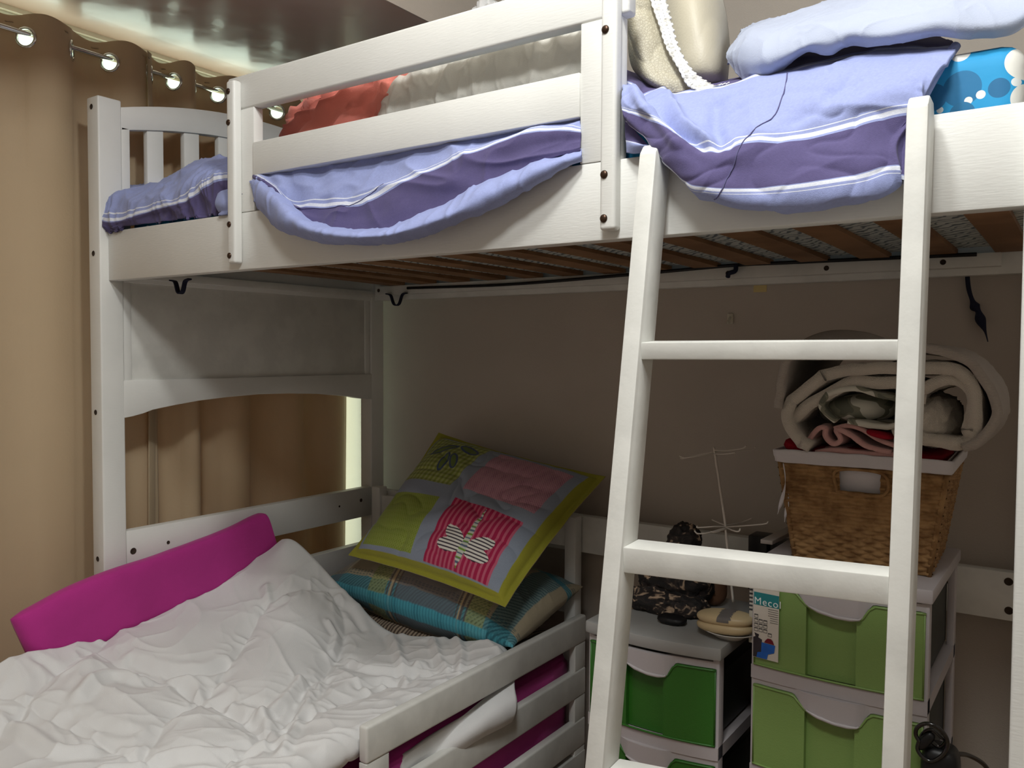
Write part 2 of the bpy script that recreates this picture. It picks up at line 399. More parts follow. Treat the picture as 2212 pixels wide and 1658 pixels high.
# ------------------------------------------------------------------ curtains
def curtain(name, label, cross, start, m, y_end=None, relax=.7):
    """plan path weaving around the rod: cross = y of every eyelet, start = side of the first fold"""
    X0 = -.150; zt, zb = .832, -1.28
    ys = []; amp = []; s = start
    step = .0035
    Y = np.arange(cross[0]-.03, (y_end or cross[-1]+.03), step)
    C = np.array(cross)
    ph = np.interp(Y, C, np.arange(len(C))*math.pi, left=None, right=None)
    ph = np.where(Y < C[0], (Y-C[0])/.1*math.pi, ph); ph = np.where(Y > C[-1], (len(C)-1)*math.pi+(Y-C[-1])/.1*math.pi, ph)
    zs = np.concatenate([np.arange(zt, zt-.13, -.0035), np.linspace(zt-.13, zb, 90)[1:]])
    W_, S_ = np.meshgrid(ph, zs); YY = np.broadcast_to(Y, W_.shape)
    lower = np.clip((zt-.08-S_)/1.2, 0, 1)
    a = .036*(1-(1-relax)*np.clip((zt-.10-S_)/.35, 0, 1)**.7)
    q = np.stack([YY*3, S_*.8, W_*0], -1)
    x = X0+start*a*np.sign(np.sin(W_))*np.abs(np.sin(W_))**.8+.012*lower*noise3(q+5)+.008*lower*noise3(q*3+9)
    y = YY+.012*lower*np.sin(W_*.5+S_*1.5)+.01*noise3(q*2+3)*lower
    z = S_+.004*np.sin(W_*2)*(S_ > zt-.02)
    G = np.stack([x, y, z], -1)
    F = grid_faces(*G.shape[:2]); Vf = G.reshape(-1, 3)
    cen = Vf[F].mean(1); keep = np.ones(len(F), bool); root = thing(name, label, 'curtain', (X0, float(Y.mean()), zb), 'eyelet curtains on the rod'); del root['group']
    for i, c in enumerate(cross):
        k = np.interp(c, Y, np.arange(len(Y))); k = int(round(k)); P = G[np.argmin(abs(zs-.775)), k]
        T = G[np.argmin(abs(zs-.775)), min(k+2, len(Y)-1)]-G[np.argmin(abs(zs-.775)), max(k-2, 0)]; T[2] = 0; T /= np.linalg.norm(T)
        d = cen-P; along = d@T; nrm = d-np.outer(along, T); dd = np.sqrt(along**2+d[:, 2]**2); off = np.abs(nrm[:, 0]*T[1]-nrm[:, 1]*T[0])
        keep &= ~((dd < .0225) & (off < .02))
        ring = [P+.0235*(T*math.cos(a2)+np.array([0, 0, 1])*math.sin(a2)) for a2 in np.linspace(0, 2*math.pi, 28, endpoint=False)]
        obj('eyelet', tube(ring, .0042, 8, None, True), CHROME, root, True)
    o = obj('curtain_cloth', (Vf, F[keep]), m, root, True)
    md = o.modifiers.new('thick', 'SOLIDIFY'); md.thickness = .0015
    return root
def curtain_mat():
    T = NT('beige_blackout_cloth'); tc = T.n('ShaderNodeTexCoord')
    nz = T.n('ShaderNodeTexNoise', Scale=3.0, Detail=3.0); T.l(tc.outputs['Object'], nz.inputs['Vector'])
    cr = T.n('ShaderNodeValToRGB'); cr.color_ramp.elements[0].color = lin((184, 164, 134)); cr.color_ramp.elements[1].color = lin((194, 174, 144))
    T.l(nz.outputs['Fac'], cr.inputs['Fac']); T.l(cr.outputs['Color'], T.b.inputs['Base Color'])
    T.b.inputs['Roughness'].default_value = .8; T.b.inputs['Sheen Weight'].default_value = .1
    tr = T.n('ShaderNodeBsdfTranslucent', Color=(.72, .38, .15, 1)); mx = T.n('ShaderNodeMixShader', Fac=.09)
    out = T.t.nodes['Material Output']; T.l(T.b.outputs[0], mx.inputs[1]); T.l(tr.outputs[0], mx.inputs[2]); T.l(mx.outputs[0], out.inputs['Surface'])
    b = T.n('ShaderNodeBump', Strength=.25, Distance=.002); n2 = T.n('ShaderNodeTexNoise', Scale=150.0); T.l(tc.outputs['Object'], n2.inputs['Vector'])
    T.l(n2.outputs['Fac'], b.inputs['Height']); T.l(b.outputs[0], T.b.inputs['Normal']); return T.m
CUR = curtain_mat()
curtain('eyelet_curtain', 'wide beige eyelet curtain panel left of the bunk post', [-.80, -.67, -.56, -.45, -.34, -.23, -.119, -.006, .098, .205], 1, CUR, .216, .22)
curtain('eyelet_curtain', 'beige eyelet curtain panel behind the bunk bed end, beside the light gap', [.218, .290, .355, .441, .55, .66, .76, .87, .96], -1, CUR, .985, .75)
rod = thing('curtain_rod', 'thin chrome curtain rod threaded through the eyelets below the ceiling', 'curtain rod', (-.15, 0, .775))
obj('rod', tube([(-.15, -1.0, .785), (-.15, 1.03, .785)], .0065, 12), CHROME, rod, True)
obj('rod_bracket', join(tube([(-.248, 1.01, .80), (-.15, 1.01, .80)], .005, 8), tube([(-.15, 1.01, .80), (-.15, 1.01, .775)], .009, 10)), CHROME, rod, True)
obj('rod_bracket', join(tube([(-.248, -.98, .80), (-.15, -.98, .80)], .005, 8), tube([(-.15, -.98, .80), (-.15, -.98, .775)], .009, 10)), CHROME, rod, True)
# ------------------------------------------------------------------ upper bunk bedding
def circles_mat(name, base, circ, origin):
    T = NT(name); tc = T.n('ShaderNodeTexCoord'); last = None
    cur = T.n('ShaderNodeRGB'); cur.outputs[0].default_value = lin(base); cur = cur.outputs[0]
    sx = T.n('ShaderNodeSeparateXYZ'); T.l(tc.outputs['Object'], sx.inputs[0]); cb = T.n('ShaderNodeCombineXYZ')
    T.l(sx.outputs[0], cb.inputs[0]); T.l(sx.outputs[2], cb.inputs[1])
    for (x, z, r, c) in circ:
        d = T.n('ShaderNodeVectorMath', _operation='DISTANCE'); T.l(cb.outputs[0], d.inputs[0]); d.inputs[1].default_value = (x-origin[0], z-origin[1], 0)
        lt = T.n('ShaderNodeMath', _operation='LESS_THAN'); T.l(d.outputs['Value'], lt.inputs[0]); lt.inputs[1].default_value = r
        mx = T.n('ShaderNodeMix', _data_type='RGBA'); T.l(lt.outputs[0], mx.inputs[0]); T.l(cur, mx.inputs[6]); mx.inputs[7].default_value = lin(c); cur = mx.outputs[2]
    T.l(cur, T.b.inputs['Base Color']); T.b.inputs['Roughness'].default_value = .7
    b = T.n('ShaderNodeBump', Strength=.3, Distance=.004); n2 = T.n('ShaderNodeTexNoise', Scale=30.0, Detail=3.0); T.l(tc.outputs['Object'], n2.inputs['Vector'])
    T.l(n2.outputs['Fac'], b.inputs['Height']); T.l(b.outputs[0], T.b.inputs['Normal']); return T.m
mt = thing('mattress', 'blue mattress cover with white and dark circles on the upper bunk', 'mattress', (.98, .49, .236))
circ = []
for px, py, rp, c in ((2075, 185, 33, (28, 112, 160)), (2156, 183, 18, (30, 104, 150)), (2193, 167, 8, (225, 228, 226)), (2116, 198, 8, (225, 228, 226)), (2089, 211, 7, (225, 228, 226)), (2027, 232, 6, (225, 228, 226)),
                      (2075, 240, 22, (30, 110, 155)), (2212, 120, 32, (228, 226, 218)), (2222, 200, 30, (228, 226, 218)), (2070, 105, 16, (228, 226, 218)), (2010, 205, 26, (30, 108, 158))):
    p = at(px, py, y=.032); circ.append((p[0], p[2], rp/FX*1.22, c))
for k in range(14): circ.append((.1+.12*k, .30+.05*((k*7) % 3)/2, .012+.02*((k*5) % 3)/2, ((225, 228, 226), (30, 108, 158))[k % 2]))
obj('mattress_cover', box_bm(.02, 1.975, .046, .925, .2375, .390, .03, 4), circles_mat('blue_circle_cotton', (32, 150, 205), circ, (.98, .236)), mt, angle=60)
def under_mat():
    T = NT('mattress_ticking'); tc = T.n('ShaderNodeTexCoord'); wv = T.n('ShaderNodeTexWave', Scale=22.0, Distortion=9.0, Detail=2.0, _bands_direction='DIAGONAL')
    T.l(tc.outputs['Object'], wv.inputs['Vector']); cr = T.n('ShaderNodeValToRGB'); cr.color_ramp.elements[0].color = lin((96, 108, 116)); cr.color_ramp.elements[1].color = lin((186, 194, 192)); cr.color_ramp.elements[0].position = .1; cr.color_ramp.elements[1].position = .35
    T.l(wv.outputs['Fac'], cr.inputs['Fac']); T.l(cr.outputs[0], T.b.inputs['Base Color']); T.b.inputs['Roughness'].default_value = .8; return T.m
obj('mattress_base', box_bm(.025, 1.97, .054, .928, .2345, .245, .003, 2), under_mat(), mt)

def stripe_mat():
    T = NT('periwinkle_stripe_cotton'); uv = T.n('ShaderNodeUVMap'); sx = T.n('ShaderNodeSeparateXYZ'); T.l(uv.outputs[0], sx.inputs[0])
    P, Wt, D = (148, 158, 204), (218, 222, 234), (88, 81, 122)
    st = [(-.6, D), (-.03, P), (-.012, Wt), (0.0, P), (.385, Wt), (.395, P), (.415, Wt), (.437, P), (.452, D), (.742, P), (.752, Wt), (.775, P), (.795, Wt), (.803, P)]
    mr = T.n('ShaderNodeMapRange'); mr.inputs['From Min'].default_value = -.6; mr.inputs['From Max'].default_value = 1.1; T.l(sx.outputs[1], mr.inputs['Value'])
    cr = T.n('ShaderNodeValToRGB'); R = cr.color_ramp; R.interpolation = 'CONSTANT'
    while len(R.elements) > 1: R.elements.remove(R.elements[-1])
    R.elements[0].position = 0; R.elements[0].color = lin(st[0][1])
    for v, c in st[1:]:
        e = R.elements.new((v+.6)/1.7); e.color = lin(c)
    T.l(mr.outputs[0], cr.inputs['Fac'])
    tc = T.n('ShaderNodeTexCoord'); nz = T.n('ShaderNodeTexNoise', Scale=260.0, Detail=3.0); T.l(tc.outputs['Object'], nz.inputs['Vector'])
    m2 = T.n('ShaderNodeMapRange'); m2.inputs['To Min'].default_value = .88; m2.inputs['To Max'].default_value = 1.12; T.l(nz.outputs['Fac'], m2.inputs['Value'])
    vm = T.n('ShaderNodeVectorMath', _operation='SCALE'); T.l(cr.outputs[0], vm.inputs[0]); T.l(m2.outputs[0], vm.inputs['Scale']); T.l(vm.outputs[0], T.b.inputs['Base Color'])
    T.b.inputs['Roughness'].default_value = .85; T.b.inputs['Sheen Weight'].default_value = .12; T.b.inputs['Specular IOR Level'].default_value = .2
    b = T.n('ShaderNodeBump', Strength=.35, Distance=.001); n2 = T.n('ShaderNodeTexNoise', Scale=700.0); T.l(tc.outputs['Object'], n2.inputs['Vector'])
    T.l(n2.outputs['Fac'], b.inputs['Height']); T.l(b.outputs[0], T.b.inputs['Normal']); return T.m
STR = stripe_mat()
def unclip(G):
    """lift cloth out of the mattress edge (rounded) and off the side rail"""
    G = G.copy(); y, z = G[..., 1], G[..., 2]; yc, zc, r = .076, .360, .039
    c = (y < yc) & (z > zc); d = np.hypot(y-yc, z-zc)+1e-9; k = c & (d < r); y[k] = (yc+(y-yc)*r/d)[k]; z[k] = (zc+(z-zc)*r/d)[k]
    k = (y >= yc) & (z < zc+r) & (z > .3); z[k] = zc+r
    k = (z <= zc) & (z > .302) & (y > yc-r); y[k] = yc-r
    k = (y > -.0065) & (z < .307) & (y < .05); up = k & ((.307-z) < (y+.0065)); z[up] = .307; k = k & ~up; y[k] = -.0065
    return G
class Cloth:
    def __init__(s): s.V = []; s.F = []; s.U = []; s.n = 0
    def add(s, rows, vs, nu, nv, disp=None, thick=.006, flip=False, u0=0, u1=1):
        G = surf(rows, nu, nv)
        vv = cr1(np.array(vs, float)[:, None], nv)[:, 0]
        if disp is not None: G = G+normals(G)*(disp(G, np.linspace(0, 1, nu)[None, :], np.linspace(0, 1, nv)[:, None]))[..., None]*(-1 if flip else 1)
        G = unclip(G); s.G = G
        V, F = sheet_geo(G, thick, flip); uv = np.stack([np.broadcast_to(np.linspace(u0, u1, nu)[None, :], (nv, nu)), np.broadcast_to(vv[:, None], (nv, nu))], -1).reshape(-1, 2)
        if thick: uv = np.vstack([uv, uv])
        s.V.append(V); s.F.append(F+s.n); s.U.append(uv); s.n += len(V)
    def make(s, name, m, parent=None): return obj(name, (np.vstack(s.V), np.vstack(s.F)), m, parent, True, uv=np.vstack(s.U))
bl = Cloth()
def A(L, y): return [at(p[0], p[1], y=(p[2] if len(p) > 2 else y)) for p in L]
# overhang right of the guard rail
Rb = A([(1352, 150, .16), (1440, 180, .22), (1500, 178, .26), (1600, 165, .30), (1700, 110, .32), (1850, 84, .30), (2030, 78, .26)], .25)
R0 = A([(1347, 172, .03), (1385, 186, .06), (1440, 203, .09), (1490, 196, .09), (1575, 182, .09), (1690, 152, .09), (1800, 126, .09), (1900, 112, .09), (2000, 101, .08), (2066, 98, .07)], .08)
R1 = A([(1345, 205, -.01), (1390, 215, -.018), (1440, 238, .0), (1500, 262, -.012), (1575, 250, .0), (1690, 232, -.012), (1800, 205, -.018), (1900, 180, -.018), (1975, 168, -.016), (2018, 165, -.012)], -.01)
R2 = A([(1345, 238, -.022), (1395, 252, -.03), (1450, 280, -.04), (1510, 309, -.05), (1572, 318, -.048), (1600, 305, -.048), (1700, 300, -.04), (1800, 278, -.036), (1900, 250, -.032), (1975, 236, -.024), (1985, 240, -.018)], -.03)
R3 = A([(1348, 252, -.026), (1400, 290, -.038), (1455, 330, -.055), (1510, 360, -.062), (1575, 370, -.06), (1650, 362, -.058), (1760, 345, -.054), (1850, 325, -.046), (1920, 310, -.036), (1958, 312, -.024)], -.05)
R4 = A([(1352, 262, -.02), (1412, 318, -.038), (1475, 395, -.055), (1530, 410, -.066), (1600, 413, -.066), (1700, 408, -.066), (1800, 395, -.062), (1870, 382, -.055), (1915, 368, -.045), (1948, 378, -.028)], -.05)
R5 = A([(1358, 264, -.012), (1425, 326, -.028), (1492, 412, -.042), (1540, 432, -.055), (1600, 444, -.06), (1700, 446, -.06), (1800, 434, -.056), (1870, 422, -.05), (1920, 404, -.04), (1946, 398, -.026)], -.05)
R6 = A([(1362, 262, -.006), (1430, 322, -.016), (1500, 415, -.026), (1545, 438, -.032), (1600, 452, -.034), (1700, 455, -.034), (1800, 443, -.032), (1870, 428, -.03), (1925, 408, -.026), (1943, 396, -.02)], -.05)
R7 = A([(1362, 256, -.003), (1440, 310, -.006), (1510, 395, -.008), (1560, 415, -.008), (1600, 425, -.008), (1700, 425, -.008), (1800, 410, -.008), (1870, 400, -.008), (1920, 385, -.008), (1940, 375, -.008)], -.02)
def dsp(G, u, v):
    p = G*np.array([1.0, .6, 1.0]); f = np.clip(v*8, 0, 1)
    w1 = wrinkle(G, (6, 6, 9), .5, 3, 2.0); w2 = wrinkle(G, (16, 10, 22), .6, 3, 9.0)
    def fold(L, wd):
        Q = cr1(np.array(L, float), 24); b = np.full(np.broadcast(u, v).shape, 9.0)
        for q in Q: b = np.minimum(b, np.hypot((u-q[0])*1.3, v-q[1]))
        return np.exp(-(b/wd)**2)
    big = -.014*fold([(.12, .13), (.17, .24), (.24, .33), (.31, .38)], .035)+.011*fold([(.20, .12), (.26, .24), (.34, .33)], .04)+.008*fold([(.06, .2), (.12, .34), (.22, .44)], .035)-.008*fold([(.42, .16), (.40, .27), (.36, .38)], .03)
    big = big-.006*fold([(.60, .3), (.72, .22), (.84, .2)], .03)+.006*fold([(.93, .3), (.92, .5), (.95, .7)], .025)
    return big+(.006*noise3(G*9+3)+.0055*w1-.0030*w2)*f+.0016*noise3(G*40)
bl.add([Rb, R0, R1, R2, R3, R4, R5, R6, R7], [-.45, 0.0, .22, .425, .60, .775, .93, 1.0, 1.05], 220, 150, dsp, .006, True)
GO = bl.G
# folded right-hand edge of the overhang
E0 = A([(2066, 98), (2025, 150), (1992, 205), (1975, 240), (1962, 300), (1952, 350), (1946, 388)], .07)
ye = [.07, .045, .005, -.012, -.018, -.022, -.026]
edge = [at(q[0], q[1], y=yy) for q, yy in zip([(2066, 98), (2025, 150), (1992, 205), (1975, 240), (1962, 300), (1952, 350), (1944, 392)], ye)]
bl.V; gv = tube(edge, [.006, .008, .009, .009, .008, .008, .009], 10, 60)
n0 = len(gv[0]); vv = np.repeat(np.linspace(.05, .78, 60), 10)
Fq = np.array([f for f in gv[1] if len(f) == 4]); bl.V.append(np.array(gv[0])); bl.F.append(Fq+bl.n); bl.U.append(np.stack([np.ones(n0), vv], 1)); bl.n += n0
# small lobe tucked beside the guard rail
L0 = A([(1350, 255, -.004), (1375, 285, -.01), (1400, 312, -.016), (1425, 330, -.018)], 0)
L1 = A([(1350, 290, -.006), (1370, 300, -.014), (1395, 318, -.018), (1418, 330, -.016)], 0)
L2 = A([(1352, 310, -.010), (1370, 312, -.024), (1395, 314, -.028), (1420, 322, -.018)], 0)
L3 = A([(1353, 330, -.008), (1370, 332, -.016), (1392, 330, -.018), (1418, 328, -.01)], 0)
bl.add([L0, L1, L2, L3], [.5, .6, .85, 1.0], 40, 24, None, .005, True)
# hanging loop under the guard rail
ROLL_IN = [(552, 382), (572, 398), (605, 420), (642, 453), (675, 478), (750, 494), (834, 492), (875, 474), (958, 445), (1033, 398), (1104, 370), (1180, 345), (1256, 326)]
ROLL_OUT = [(542, 392), (551, 437), (571, 466), (605, 495), (667, 517), (738, 527), (813, 527), (896, 515), (979, 486), (1062, 452), (1145, 408), (1208, 366), (1256, 345)]
mid = [((a[0]+b[0])/2, (a[1]+b[1])/2) for a, b in zip(ROLL_IN, ROLL_OUT)]
dep = [.004, -.02, -.035, -.045, -.05, -.056, -.056, -.052, -.046, -.038, -.03, -.02, -.006]
K0 = [(556, 352), (580, 350), (620, 345), (665, 335), (720, 326), (790, 315), (860, 304), (920, 295), (990, 285), (1060, 275), (1130, 262), (1200, 250), (1256, 242)]
K1 = [(556, 374), (585, 376), (625, 380), (665, 378), (720, 375), (790, 368), (860, 352), (920, 340), (990, 322), (1060, 305), (1130, 288), (1200, 270), (1256, 262)]
K2 = [(552, 379), (590, 400), (630, 441), (680, 443), (730, 440), (778, 436), (855, 399), (915, 372), (980, 345), (1083, 304), (1145, 288), (1200, 283), (1256, 284)]
K3 = [(552, 381), (583, 402), (628, 447), (668, 462), (735, 470), (800, 466), (862, 440), (915, 412), (975, 386), (1060, 350), (1130, 326), (1190, 312), (1256, 305)]
rows = [A([p+(.03,) for p in K0], 0), A([p+(.012-.004*math.sin(i),) for i, p in enumerate(K1)], 0), A([p+(.0+d*.25,) for p, d in zip(K2, dep)], 0),
        A([p+(.002+d*.45,) for p, d in zip(K3, dep)], 0), A([p+(d*.55,) for p, d in zip(ROLL_IN, dep)], 0),
        A([(p[0]*.6+q[0]*.4, p[1]*.6+q[1]*.4, d*1.25-.004) for p, q, d in zip(ROLL_IN, mid, dep)], 0), A([p+(d*1.45-.006,) for p, d in zip(mid, dep)], 0),
        A([(p[0]*.75+q[0]*.25, p[1]*.75+q[1]*.25, d*1.15-.004) for p, q, d in zip(ROLL_OUT, mid, dep)], 0), A([p+(d*.55-.002,) for p, d in zip(ROLL_OUT, dep)], 0),
        A([(p[0]*.7+q[0]*.3, p[1]*.7+q[1]*.3, -.003+d*.1) for p, q, d in zip(ROLL_OUT, ROLL_IN, dep)], 0)]
def dsp2(G, u, v):
    top = np.clip(1-v*1.5, 0, 1)
    return .006*top*np.sin(u*60+3*noise3(G*5))*np.clip(1-u*1.6, 0, 1)+.004*noise3(G*10+4)+.004*wrinkle(G, (10, 10, 10), .5, 3, 5)+.006*(wrinkle(G, (5, 5, 14), .5, 3, 55)-.2)*np.clip(v*4, 0, 1)+.0012*noise3(G*45)
def dsp2b(G, u, v): return .004*noise3(G*12+4)+.0035*(wrinkle(G, (30, 10, 12), .5, 2, 7)-.3)+.001*noise3(G*45)
bl.add(rows[:4]+[A([(p[0]*.8+q[0]*.2, p[1]*.8+q[1]*.2, d*.5) for p, q, d in zip(ROLL_IN, mid, dep)], 0)], [.1, .25, .425, .6, .735], 260, 90, dsp2, .004, True)
GL = bl.G
bl.add([A([(p[0], p[1]-2, d*.35) for p, d in zip(ROLL_IN, dep)], 0)]+rows[4:], [.81, .82, .86, .88, .93, .97, 1.03], 260, 70, dsp2b, .004, True)
# rolled corner by the left post
C0 = A([(224, 430, .10), (250, 400, .14), (290, 400, .16), (340, 396, .16), (380, 372, .16), (420, 350, .16), (470, 340, .16), (545, 345, .12), (600, 352, .1)], 0)
C1 = A([(221, 430, .03), (250, 405, .06), (290, 408, .08), (335, 402, .08), (375, 388, .09), (400, 368, .09), (440, 358, .09), (490, 352, .08), (560, 358, .07)], 0)
C2 = A([(219, 440, -.0), (245, 425, .01), (285, 430, .015), (330, 422, .02), (375, 412, .02), (405, 395, .02), (440, 378, .02), (490, 368, .02), (560, 378, .02)], 0)
C3 = A([(221, 470, -.008), (240, 474, -.014), (284, 464, -.008), (338, 447, .0), (395, 434, .004), (425, 412, .002), (445, 398, .004), (490, 380, .006), (560, 392, .006)], 0)
C4 = A([(226, 488, -.006), (245, 488, -.008), (290, 478, -.004), (340, 466, .006), (395, 450, .006), (430, 440, .004), (460, 430, .01), (490, 425, .01), (560, 425, .01)], 0)
C5 = A([(230, 498, -.0), (250, 500, .006), (295, 493, .008), (345, 486, .010), (395, 479, .010), (430, 476, .010), (460, 472, .010), (490, 468, .012), (560, 460, .012)], 0)
def dsp3(G, u, v): return .009*noise3(G*12+8)+.009*wrinkle(G, (14, 8, 9), .6, 2, 21)+.004*wrinkle(G, (34, 15, 18), .6, 2, 3)-.004
bl.add([C0, C1, C2, C3, C4, C5], [0.05, .2, .32, .425, .55, .68], 150, 80, dsp3, .005, True)
D0 = A([(470, 418, -.0), (478, 412, .0), (492, 408, .0)], 0); D1 = A([(464, 440, -.006), (476, 440, -.012), (494, 438, -.012)], 0); D2 = A([(474, 462, .0), (480, 466, .0), (494, 464, .0)], 0)
bl.add([D0, D1, D2], [.84, .9, 1.0], 24, 20, None, .004, True)
blo = bl.make('striped_blanket', STR)
THR = mat('dark_stitching', (92, 90, 130), .9)
def seam(G, uv, r=.0009, n=120):
    P = cr1(np.array(uv, float), n); nv, nu = G.shape[:2]; N = normals(G)*-1
    i = np.clip(P[:, 1]*(nv-1), 0, nv-1).astype(int); j = np.clip(P[:, 0]*(nu-1), 0, nu-1).astype(int)
    Q = G[i, j]+N[i, j]*.0006; Q = np.array([Q[max(0, k-2):k+3].mean(0) for k in range(n)])
    obj('stitched_seam', tube(Q, r, 6), THR, blo, True)
seam(GO, [(.565, .14), (.54, .3), (.50, .42), (.44, .53), (.385, .63), (.345, .73)])
seam(GL, [(.48, .45), (.40, .52), (.335, .55), (.25, .56), (.20, .6)], .0006)
tag(blo, 'periwinkle and purple striped blanket drooping over the upper bunk side rail', 'blanket')

# white quilt behind the guard rail
def lump(P, sd, a=.02, f=5, b=.012, g=14): return a*noise3(P*f/3+sd)+b*(wrinkle(P, (g/3, g/3, g/5), .6, 3, sd)-.4)
rq = [A([(808, 262, .075), (850, 258, .065), (950, 236, .06), (1050, 212, .06), (1150, 190, .06), (1262, 168, .06)], 0),
      A([(806, 235, .10), (850, 222, .07), (950, 198, .062), (1050, 175, .06), (1150, 152, .06), (1262, 128, .06)], 0),
      A([(818, 195, .14), (850, 172, .10), (950, 140, .085), (1050, 112, .08), (1150, 86, .08), (1262, 60, .08)], 0),
      A([(840, 160, .24), (880, 130, .17), (960, 90, .15), (1060, 58, .14), (1150, 30, .14), (1262, 0, .14)], 0),
      A([(900, 140, .44), (940, 105, .38), (1000, 60, .36), (1080, 30, .34), (1150, 5, .32), (1262, -35, .32)], 0)]
def dq(G, u, v):
    fold = np.sin(u*44+2.5*noise3(G*4))**3
    fold = fold*(noise3(G*np.array([6, 2, 3])+4)+.25)
    return .006*fold*np.clip(u*1.3, .15, 1)+.012*noise3(G*7)+.008*(wrinkle(G, (18, 10, 5), .4, 2, 30)-.3)+.0025*wrinkle(G, (40, 30, 25), .6, 2, 3)
G = surf(rq, 200, 90); u_, v_ = np.linspace(0, 1, 200)[None, :], np.linspace(0, 1, 90)[:, None]
G = G-normals(G)*0+normals(G)*dq(G, u_, v_)[..., None]
wq = obj('white_quilt', sheet_geo(G, .012, False), CREAM, None, True); tag(wq, 'off-white puffy quilt seen between the guard rails of the upper bunk', 'quilt')
frill = [at(1035+i*3.2, 12-9*math.sin(min(i, 22-i)/22*math.pi)-(3 if i % 2 else 0), y=.33) for i in range(23)]
# coral quilt
V, F = ellipsoid((.74, .34, .46), (.30, .27, .165), 150, 80, .8, .75, rotm(0, -8, 0), lambda P: .03*noise3(P*2.2+1)+.024*(wrinkle(P, (3.2, 3.2, 3.2), .6, 3, 4)-.2)+.012*(wrinkle(P, (6, 6, 6), .5, 4, 14)-.15))
V = np.array(V); V[:, 2] = np.maximum(V[:, 2], .3895)
tag(obj('coral_quilt', (V, F), RED, None, True), 'crumpled coral red quilt behind the guard rail of the upper bunk', 'quilt')
V, F = ellipsoid((.50, .42, .420), (.10, .13, .035), 60, 30, 1, 1, None, lambda P: .02*noise3(P*3+2)+.008*(wrinkle(P, (4, 4, 4), .8, 2, 4)-.3))
# white pillow showing behind the top rail
rp_ = at(1075, 6, y=.50)
V, F = ellipsoid((rp_[0], .50, rp_[2]-.155), (.05, .09, .155), 90, 50, .8, .9, rotm(0, -4, 0), lambda P: .02*noise3(P*3)+.012*(wrinkle(P, (5, 5, 3), .6, 2, 8)-.3))
tag(obj('ruffled_pillow', (V, F), WHITEC, None, True), 'white pillow whose ruffled top just shows above the guard rail', 'pillow')

# pale blue pillow
pb = [A([(1574, 132, .16), (1600, 168, .13), (1640, 178, .115), (1680, 155, .10), (1740, 112, .07), (1790, 116, .06), (1830, 94, .06), (1880, 100, .055), (1960, 90, .05), (2020, 74, .05), (2100, 80, .05), (2180, 76, .05), (2235, 40, .05)], 0),
      A([(1574, 112, .17), (1600, 125, .12), (1640, 130, .08), (1690, 118, .06), (1750, 92, .045), (1800, 85, .04), (1840, 70, .04), (1900, 70, .04), (1970, 60, .035), (2030, 50, .035), (2110, 52, .035), (2185, 40, .04), (2240, 5, .05)], 0),
      A([(1582, 92, .20), (1610, 80, .15), (1650, 72, .12), (1700, 62, .10), (1760, 46, .08), (1810, 38, .07), (1860, 28, .07), (1920, 20, .07), (1980, 10, .07), (2050, 0, .07), (2120, -8, .07), (2190, -20, .07), (2250, -40, .08)], 0),
      A([(1600, 70, .28), (1625, 55, .24), (1665, 42, .22), (1710, 28, .20), (1770, 10, .18), (1820, 0, .17), (1870, -12, .17), (1930, -26, .17), (1990, -38, .17), (2060, -50, .17), (2130, -60, .17), (2200, -75, .17), (2260, -90, .18)], 0),
      A([(1640, 62, .42), (1660, 52, .40), (1700, 42, .38), (1740, 25, .36), (1790, 5, .35), (1840, -10, .35), (1890, -25, .35), (1950, -40, .35), (2010, -52, .35), (2080, -64, .35), (2150, -75, .35), (2220, -90, .35), (2270, -110, .35)], 0)]
G = surf(pb, 240, 90)
u_, v_ = np.linspace(0, 1, 240)[None, :], np.linspace(0, 1, 90)[:, None]
G = G+normals(G)*(.008*noise3(G*7+3)+.005*(wrinkle(G, (7, 7, 9), .6, 3, 40)-.2)+.0015*wrinkle(G, (30, 30, 20), .6, 3, 2))[..., None]
pbo = obj('pale_blue_pillow', sheet_geo(G, .006, False), PALEB, None, True); tag(pbo, 'large pale blue pillow lying on the upper bunk by the wall', 'pillow')

# lace pillow
lp = thing('lace_trimmed_pillow', 'beige pillow with a white lace border propped beside the guard rail', 'pillow', (1.50, .2, .39))
SATIN = mat('beige_satin', (188, 181, 162), .5, .03, 6, .25, 300, .4, sheen=.1)
def brocade():
    T = NT('beige_brocade'); tc = T.n('ShaderNodeTexCoord'); vo = T.n('ShaderNodeTexVoronoi', Scale=210.0, _feature='DISTANCE_TO_EDGE'); T.l(tc.outputs['Object'], vo.inputs['Vector'])
    cr = T.n('ShaderNodeValToRGB'); cr.color_ramp.elements[0].color = lin((164, 156, 136)); cr.color_ramp.elements[1].color = lin((186, 180, 160)); cr.color_ramp.elements[1].position = .14
    T.l(vo.outputs['Distance'], cr.inputs['Fac']); T.l(cr.outputs[0], T.b.inputs['Base Color']); T.b.inputs['Roughness'].default_value = .6
    b = T.n('ShaderNodeBump', Strength=.5, Distance=.002); T.l(vo.outputs['Distance'], b.inputs['Height']); T.l(b.outputs[0], T.b.inputs['Normal']); return T.m
BRO = brocade()
g1 = [A([(1395, -60, .28), (1450, -70, .20), (1500, -70, .18), (1530, -60, .22), (1545, -50, .30)], 0), A([(1400, 10, .26), (1450, 0, .17), (1500, 0, .15), (1545, 5, .20), (1566, 15, .30)], 0),
      A([(1400, 80, .25), (1450, 80, .155), (1510, 80, .135), (1556, 85, .18), (1576, 90, .30)], 0), A([(1420, 140, .24), (1460, 150, .15), (1515, 150, .135), (1558, 150, .17), (1576, 140, .28)], 0),
      A([(1440, 175, .24), (1475, 188, .18), (1520, 192, .17), (1555, 188, .19), (1574, 178, .26)], 0)]
